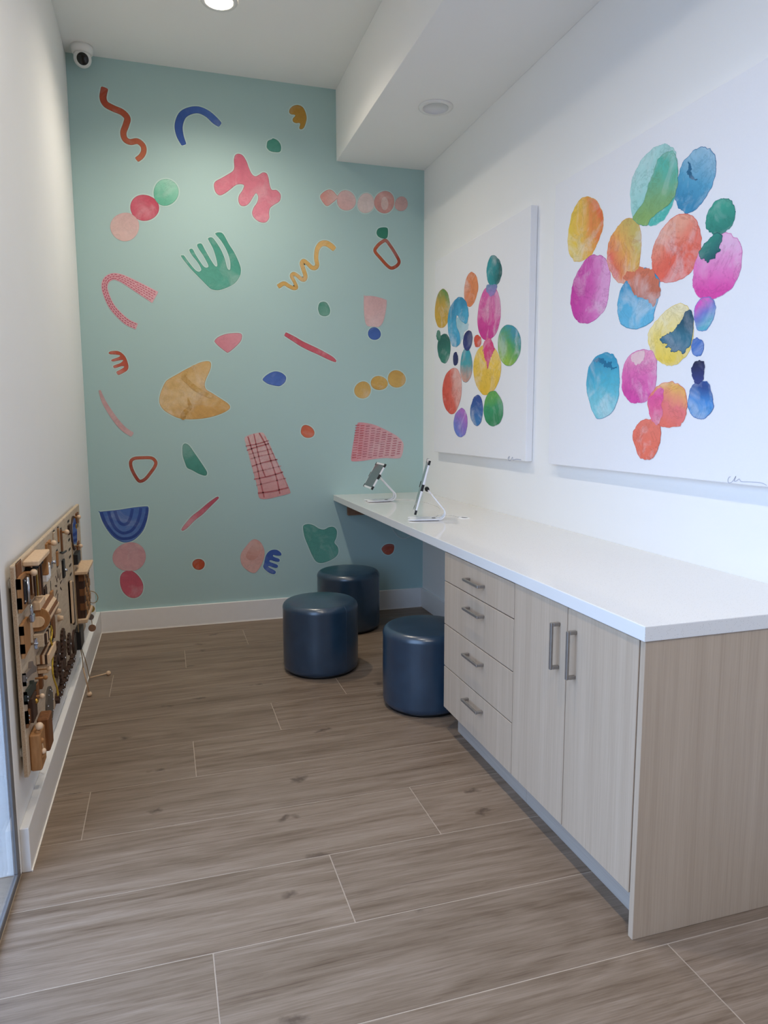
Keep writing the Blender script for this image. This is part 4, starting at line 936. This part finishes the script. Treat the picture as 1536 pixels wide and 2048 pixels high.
# rotating latch shapes
for poly, mt in (([(50, 1352), (56, 1343), (63, 1336), (63, 1324), (66, 1322), (68, 1330), (74, 1334), (73, 1343), (63, 1348), (55, 1358), (53, 1366), (51, 1366)], W_grey),
                 ([(53, 1392), (58, 1378), (65, 1368), (65, 1361), (68, 1360), (70, 1366), (75, 1363), (78, 1374), (69, 1381), (62, 1392), (56, 1406), (54, 1404)], W_green)):
    bpoly(B1, 'turn_latch', poly, .001, .009, mt)
for q in ((47.5, 1354, 51.5, 1376), (49.5, 1393, 53.5, 1414), (52, 1432, 55, 1456)):
    h_ = tab(B1, *q, 0, .010, M_black, 'hinge')
    for f in (.3, .7): yq, zq = bp(q[0]+(q[2]-q[0])*.8, q[1]+(q[3]-q[1])*f, .010); ball('screw', (XB1+.010, max(yq, YA+.006), zq), .0026, M_steel, h_, 8)
tab(B1, 54, 1432, 63, 1443, 0, .007, W_brown, 'turn_latch')
bs = tab(B1, 74, 1370, 80, 1396, 0, .012, W_brown, 'latch_block'); knob(bs, 84, 1392, .008, .030)
lb = tab(B1, 65, 1398, 76, 1428, 0, .014, W_walnut, 'latch_block'); ball('rivet', (XB1+.014, *bp(72, 1402, .014)), .008, M_brass, lb, 12)
y, z = bp(101, 1411, .006)
ov = disc(B1, 'slate_oval', min(y, YBb-.072), z, .068, .066, 0, .006, plain('slate_panel', (84, 76, 68), .5))
for k in range(9):
    a = 2*math.pi*k/9; ball('stud', (XB1+.007, min(y, YBb-.072)+.056*math.cos(a), z+.054*math.sin(a)), .0032, M_steel, ov, 8)
# bottom boxes with wooden bead figure
tb_, (yk, zk0, zk1) = nbox(B1, 'bead_box', 57, 1472, 1545, .031, .085, W_tan, .004)
tb2, _ = nbox(B1, 'tall_box', 73, 1440, 1506, .034, .075, W_brown, .004)
pts = []
for k, (px, py, rr) in enumerate(((78.5, 1452, .0115), (75, 1465, .0085), (82.5, 1481, .0085), (86.5, 1502, .009), (83, 1513, .0085))):
    p = un(px, py, 1, yk+.02); pts.append(p); ball('bead', p, rr, W_ball if k in (0, 3) else W_tan, tb_, 16)
tube('bead_wire', pts, .0024, W_light, tb_, 6)
tab(B1, 89, 1438, 93, 1470, 0, .010, W_walnut, 'sliding_catch'); tab(B1, 97, 1458, 103, 1474, 0, .022, W_walnut, 'catch_knob', .003)
cp = lambda q, h=.034: (XB1+h, *bp(*q, h))
tube('yellow_cord', [cp(q) for q in ((101, 1281), (104, 1290), (105, 1312), (105, 1340), (108, 1358), (114, 1376), (116, 1391))], .003, M_yellow, B1, 8)
tube('yellow_loop', [cp(q) for q in ((101, 1281), (99, 1266), (101, 1252), (104, 1262), (102, 1280))], .0028, M_yellow, B1, 8)
# --- second board: slots, knobs, flower cut-outs, gears
for q, mt in (((106, 1062, 110.5, 1082), W_ply), ((115, 1054, 119, 1085), W_tan), ((120.5, 1057, 126, 1103), W_brown), ((112.5, 1101, 117.5, 1132), W_tan)):
    s_ = tab(B2, *q, 0, .0012, M_hole_shade, 'slot_shade'); tab(s_, q[0]+2.2, q[1]+3, q[2]+1.0, q[3]-2, 0, .006, mt, 'slider')  # slot shade drawn as dark plates, nothing is cut
s_ = tab(B2, 101, 1162, 104, 1200, 0, .0012, M_hole_shade, 'slot_shade'); tab(B2, 104, 1184, 109, 1210, 0, .008, W_tan, 'slider')  # another dark plate painted for a slot's shade
d = bpoly(B2, 'small_door', [(94, 1089), (102, 1079), (104, 1122), (97, 1134)], 0, .007, W_tan)
knob(d, 107.5, 1086, .0105, .024); knob(B2, 133.5, 1064, .0105, .024)
y, z = bp(108, 1124, .01); bbox_(B2, 'catch_plate', y-.014, y+.014, z-.022, z+.018, 0, .004, M_steel, .001); cyl('steel_catch', (XB1, y, z), (XB1+.016, y, z), .007, M_steel, B2, 12)
tube('hasp', [cp(q, .008) for q in ((121, 1105), (126, 1106), (132, 1102))], .004, M_black, B2, 8)
zp = tab(B2, 127, 1121, 132, 1152, 0, .008, M_black, 'buckle_strap'); ball('buckle', (XB1+.010, *bp(131, 1140, .010)), .008, M_steel, zp, 12)
yc_, zc2 = bp(117, 1172, 0)
for k in range(9):
    a = math.radians(-30+k*32); u0, v0 = yc_+.070*math.cos(a), zc2+.050*math.sin(a); dy, dz = math.cos(a), math.sin(a)
    prism(B2, 'petal_slot_shade', [(u0-dy*.024+dz*.007, v0-dz*.018-dy*.004), (u0+dy*.024+dz*.002, v0+dz*.018-dy*.001), (u0+dy*.024-dz*.002, v0+dz*.018+dy*.001), (u0-dy*.024-dz*.007, v0-dz*.018+dy*.004)], 0, .0012, W_walnut)  # walnut colour paints the shade inside the carved petals
for (px, py) in ((118, 1208), (122, 1222), (127, 1236)):
    y, z = bp(px, py, .02); cyl('finger_peg', (XB1, y, z), (XB1+.020, y, z), .013, W_light, B2, 16, .008)
ow = bp(106, 1254, .006); yo = max(ow[0], YBb+.045)
disc(B2, 'ring_slot_shade', yo, ow[1], .040, .055, 0, .0012, M_hole_shade); disc(B2, 'oval_slider', yo+.006, ow[1], .030, .046, .001, .008, W_brown)  # oval groove's shade painted as a flat dark disc
for k, (px, py, R) in enumerate(((131, 1281, .050), (138, 1288, .046), (121, 1308, .050), (127, 1316, .046), (116, 1334, .042), (122, 1342, .038))):
    y, z = bp(px, py, .014); gear(B2, min(max(y, YBb+R+.004), YCc-R-.004), max(z, BZ0+R), R, .002+.009*(k % 2), .010+.009*(k % 2), W_walnut, 14)
for k in range(13):
    y = YCc-.03-(YCc-YBb-.06)*k/12; gear(B2, y, BZ0+.030+.006*(k % 2), .020, .001, .014, W_walnut, 8)
# --- third board: slotted rail, mirror, doors, chequered box, hanging cords
y, z = bp(149, 1066, .005); mi_ = disc(B3, 'mirror_rim', y, z, .092, .080, 0, .005, W_walnut); disc(mi_, 'mirror', y, z, .080, .069, .005, .007, M_mirror)
for py in (1042, 1079, 1098, 1113, 1130, 1148):
    px = 136.5+(py-1042)*.045; ya, za = bp(px, py); bbox_(B3, 'ladder_slot_shade', max(ya-.028, YCc+.004), ya+.028, za-.006, za+.004, 0, .0012, M_hole_shade, .0003)  # dark strips colour in the shade of the ladder slots
tab(B3, 139.5, 1051, 143.5, 1066, 0, .010, W_walnut, 'bar_latch')
for (px0, py0, px1, py1, kx, ky) in ((153.5, 1027, 158, 1046, 157.5, 1034), (155.5, 1086, 160.5, 1106, 161, 1092)):
    d = tab(B3, px0, py0, px1, py1, 0, .007, W_brown, 'small_door'); knob(d, kx, ky, .010, .022)
tab(B3, 153.5, 1049, 157, 1054, 0, .010, M_brass, 'brass_hinge'); tab(B3, 155, 1109, 162, 1120, 0, .020, M_black, 'buckle_strap')
bx_, (yk, zk0, zk1) = nbox(B3, 'chequered_box', 150, 1148, 1238, .036, .24, W_walnut, .002)
bbox_(bx_, 'box_lid', yk-.03, yk+.26, zk1, zk1+.016, 0, .056, W_light, .003)
bbox_(bx_, 'box_ledge', yk-.02, yk+.25, zk0-.018, zk0, 0, .044, W_light, .002)
cw, chh = .235/5, (zk1-zk0-.006)/6
for i in range(5):
    for j in range(6):
        if (i+j) % 2: bbox_(bx_, 'inlay_tile', yk+.004+cw*i, yk+.001+cw*(i+1), zk0+.004+chh*j, zk0+.002+chh*(j+1), .036, .039, W_tan, .0006)
        if i == 0 and j % 2: bbox_(bx_, 'side_tile', yk-.002, yk, zk0+.004+chh*j, zk0+.002+chh*(j+1), .014, .034, W_brown, .0004)
for px, mt, hh in ((138.5, W_walnut, .008), (141.5, W_light, .014), (145, W_walnut, .008)):
    ya, za = bp(px, 1166, hh); zb = un(px+2, 1250, 1, ya)[2]; bbox_(B3, 'side_strip', max(ya, YCc+.004), max(ya, YCc+.004)+.030, zb, za, 0, hh, mt, .001)
y, z = bp(149, 1289, .008); y = max(y, YCc+.066); gp = disc(B3, 'dark_dial', y, z, .062, .056, 0, .008, W_walnut); disc(gp, 'dial_face', y, z, .046, .040, .008, .011, plain('slate_dial', (66, 60, 54), .4))
tab(B3, 161, 1262, 169, 1284, 0, .028, M_black, 'cord_holder', .003)
tube('thin_cord', [cp(q, .020) for q in ((143, 1085), (146, 1120), (150, 1180), (156, 1250), (160, 1292))], .0018, M_cord, B3, 6)
# loop with wooden discs at the far edge
yl = YDd-.012
lp = lambda px, py: tuple(un(px, py, 1, yl))
a, b = lp(168.5, 1176), lp(177, 1207); bbox_(B3, 'cord_clip', yl-.02, yl+.006, b[2], a[2], 0, max(b[0]-XB1, .02), M_black, .002)
tube('cord_loop', [lp(*q) for q in ((176, 1184), (181, 1182), (190, 1185), (195.7, 1194), (193, 1203), (185.7, 1206), (178, 1203))], .0020, M_cord, B3, 8)
tube('yellow_tassel', [lp(*q) for q in ((176, 1198), (178.5, 1205), (181, 1213), (182, 1222))], .0045, M_yellow, B3, 8)
tube('cord_drop', [lp(*q) for q in ((182, 1216), (182, 1232), (184, 1246), (184.3, 1256))], .0016, M_cord, B3, 8)
for k, (px, py, rr) in enumerate(((182, 1218, .018), (181.6, 1234, .015), (184.3, 1256, .018))):
    p = lp(px, py); cyl('wooden_disc', (p[0], yl-.003, p[2]), (p[0], yl+.003, p[2]), rr, [wood('disc_gold', (150, 122, 52), (170, 140, 66)), W_grey, wood('disc_wood', (134, 100, 78), (154, 118, 94))][k], B3, 24)
# two mallets hanging from the boards on cords, resting on the floor
def mallet(tip, butt, label, cordtop):
    t = thing('mallet', tuple(tip), label, 'mallet', 'mallets on cords below the boards')
    ball('head', tip, .012, W_ball, t, 16); cyl('stick', butt, tip, .0032, W_light, t, 10)
    tube('cord', [butt, (np.array(butt)+np.array(cordtop))/2+np.array((.003, 0, 0)), cordtop], .0020, M_cord, t, 6)
p1 = un(217, 1346, 2, .012); q1 = un(166, 1357, 2, .006)
mallet(p1, (max(q1[0], .023), q1[1], .006), 'small wooden mallet lying out across the floor from baseboard', tuple(un(162, 1294, 0, .034)))
p2 = un(179, 1388, 2, .012); q2 = un(166, 1335, 0, .030)
mallet(p2, tuple(q2), 'small wooden mallet leaning from the baseboard with ball on floor', tuple(un(161, 1298, 0, .034)))
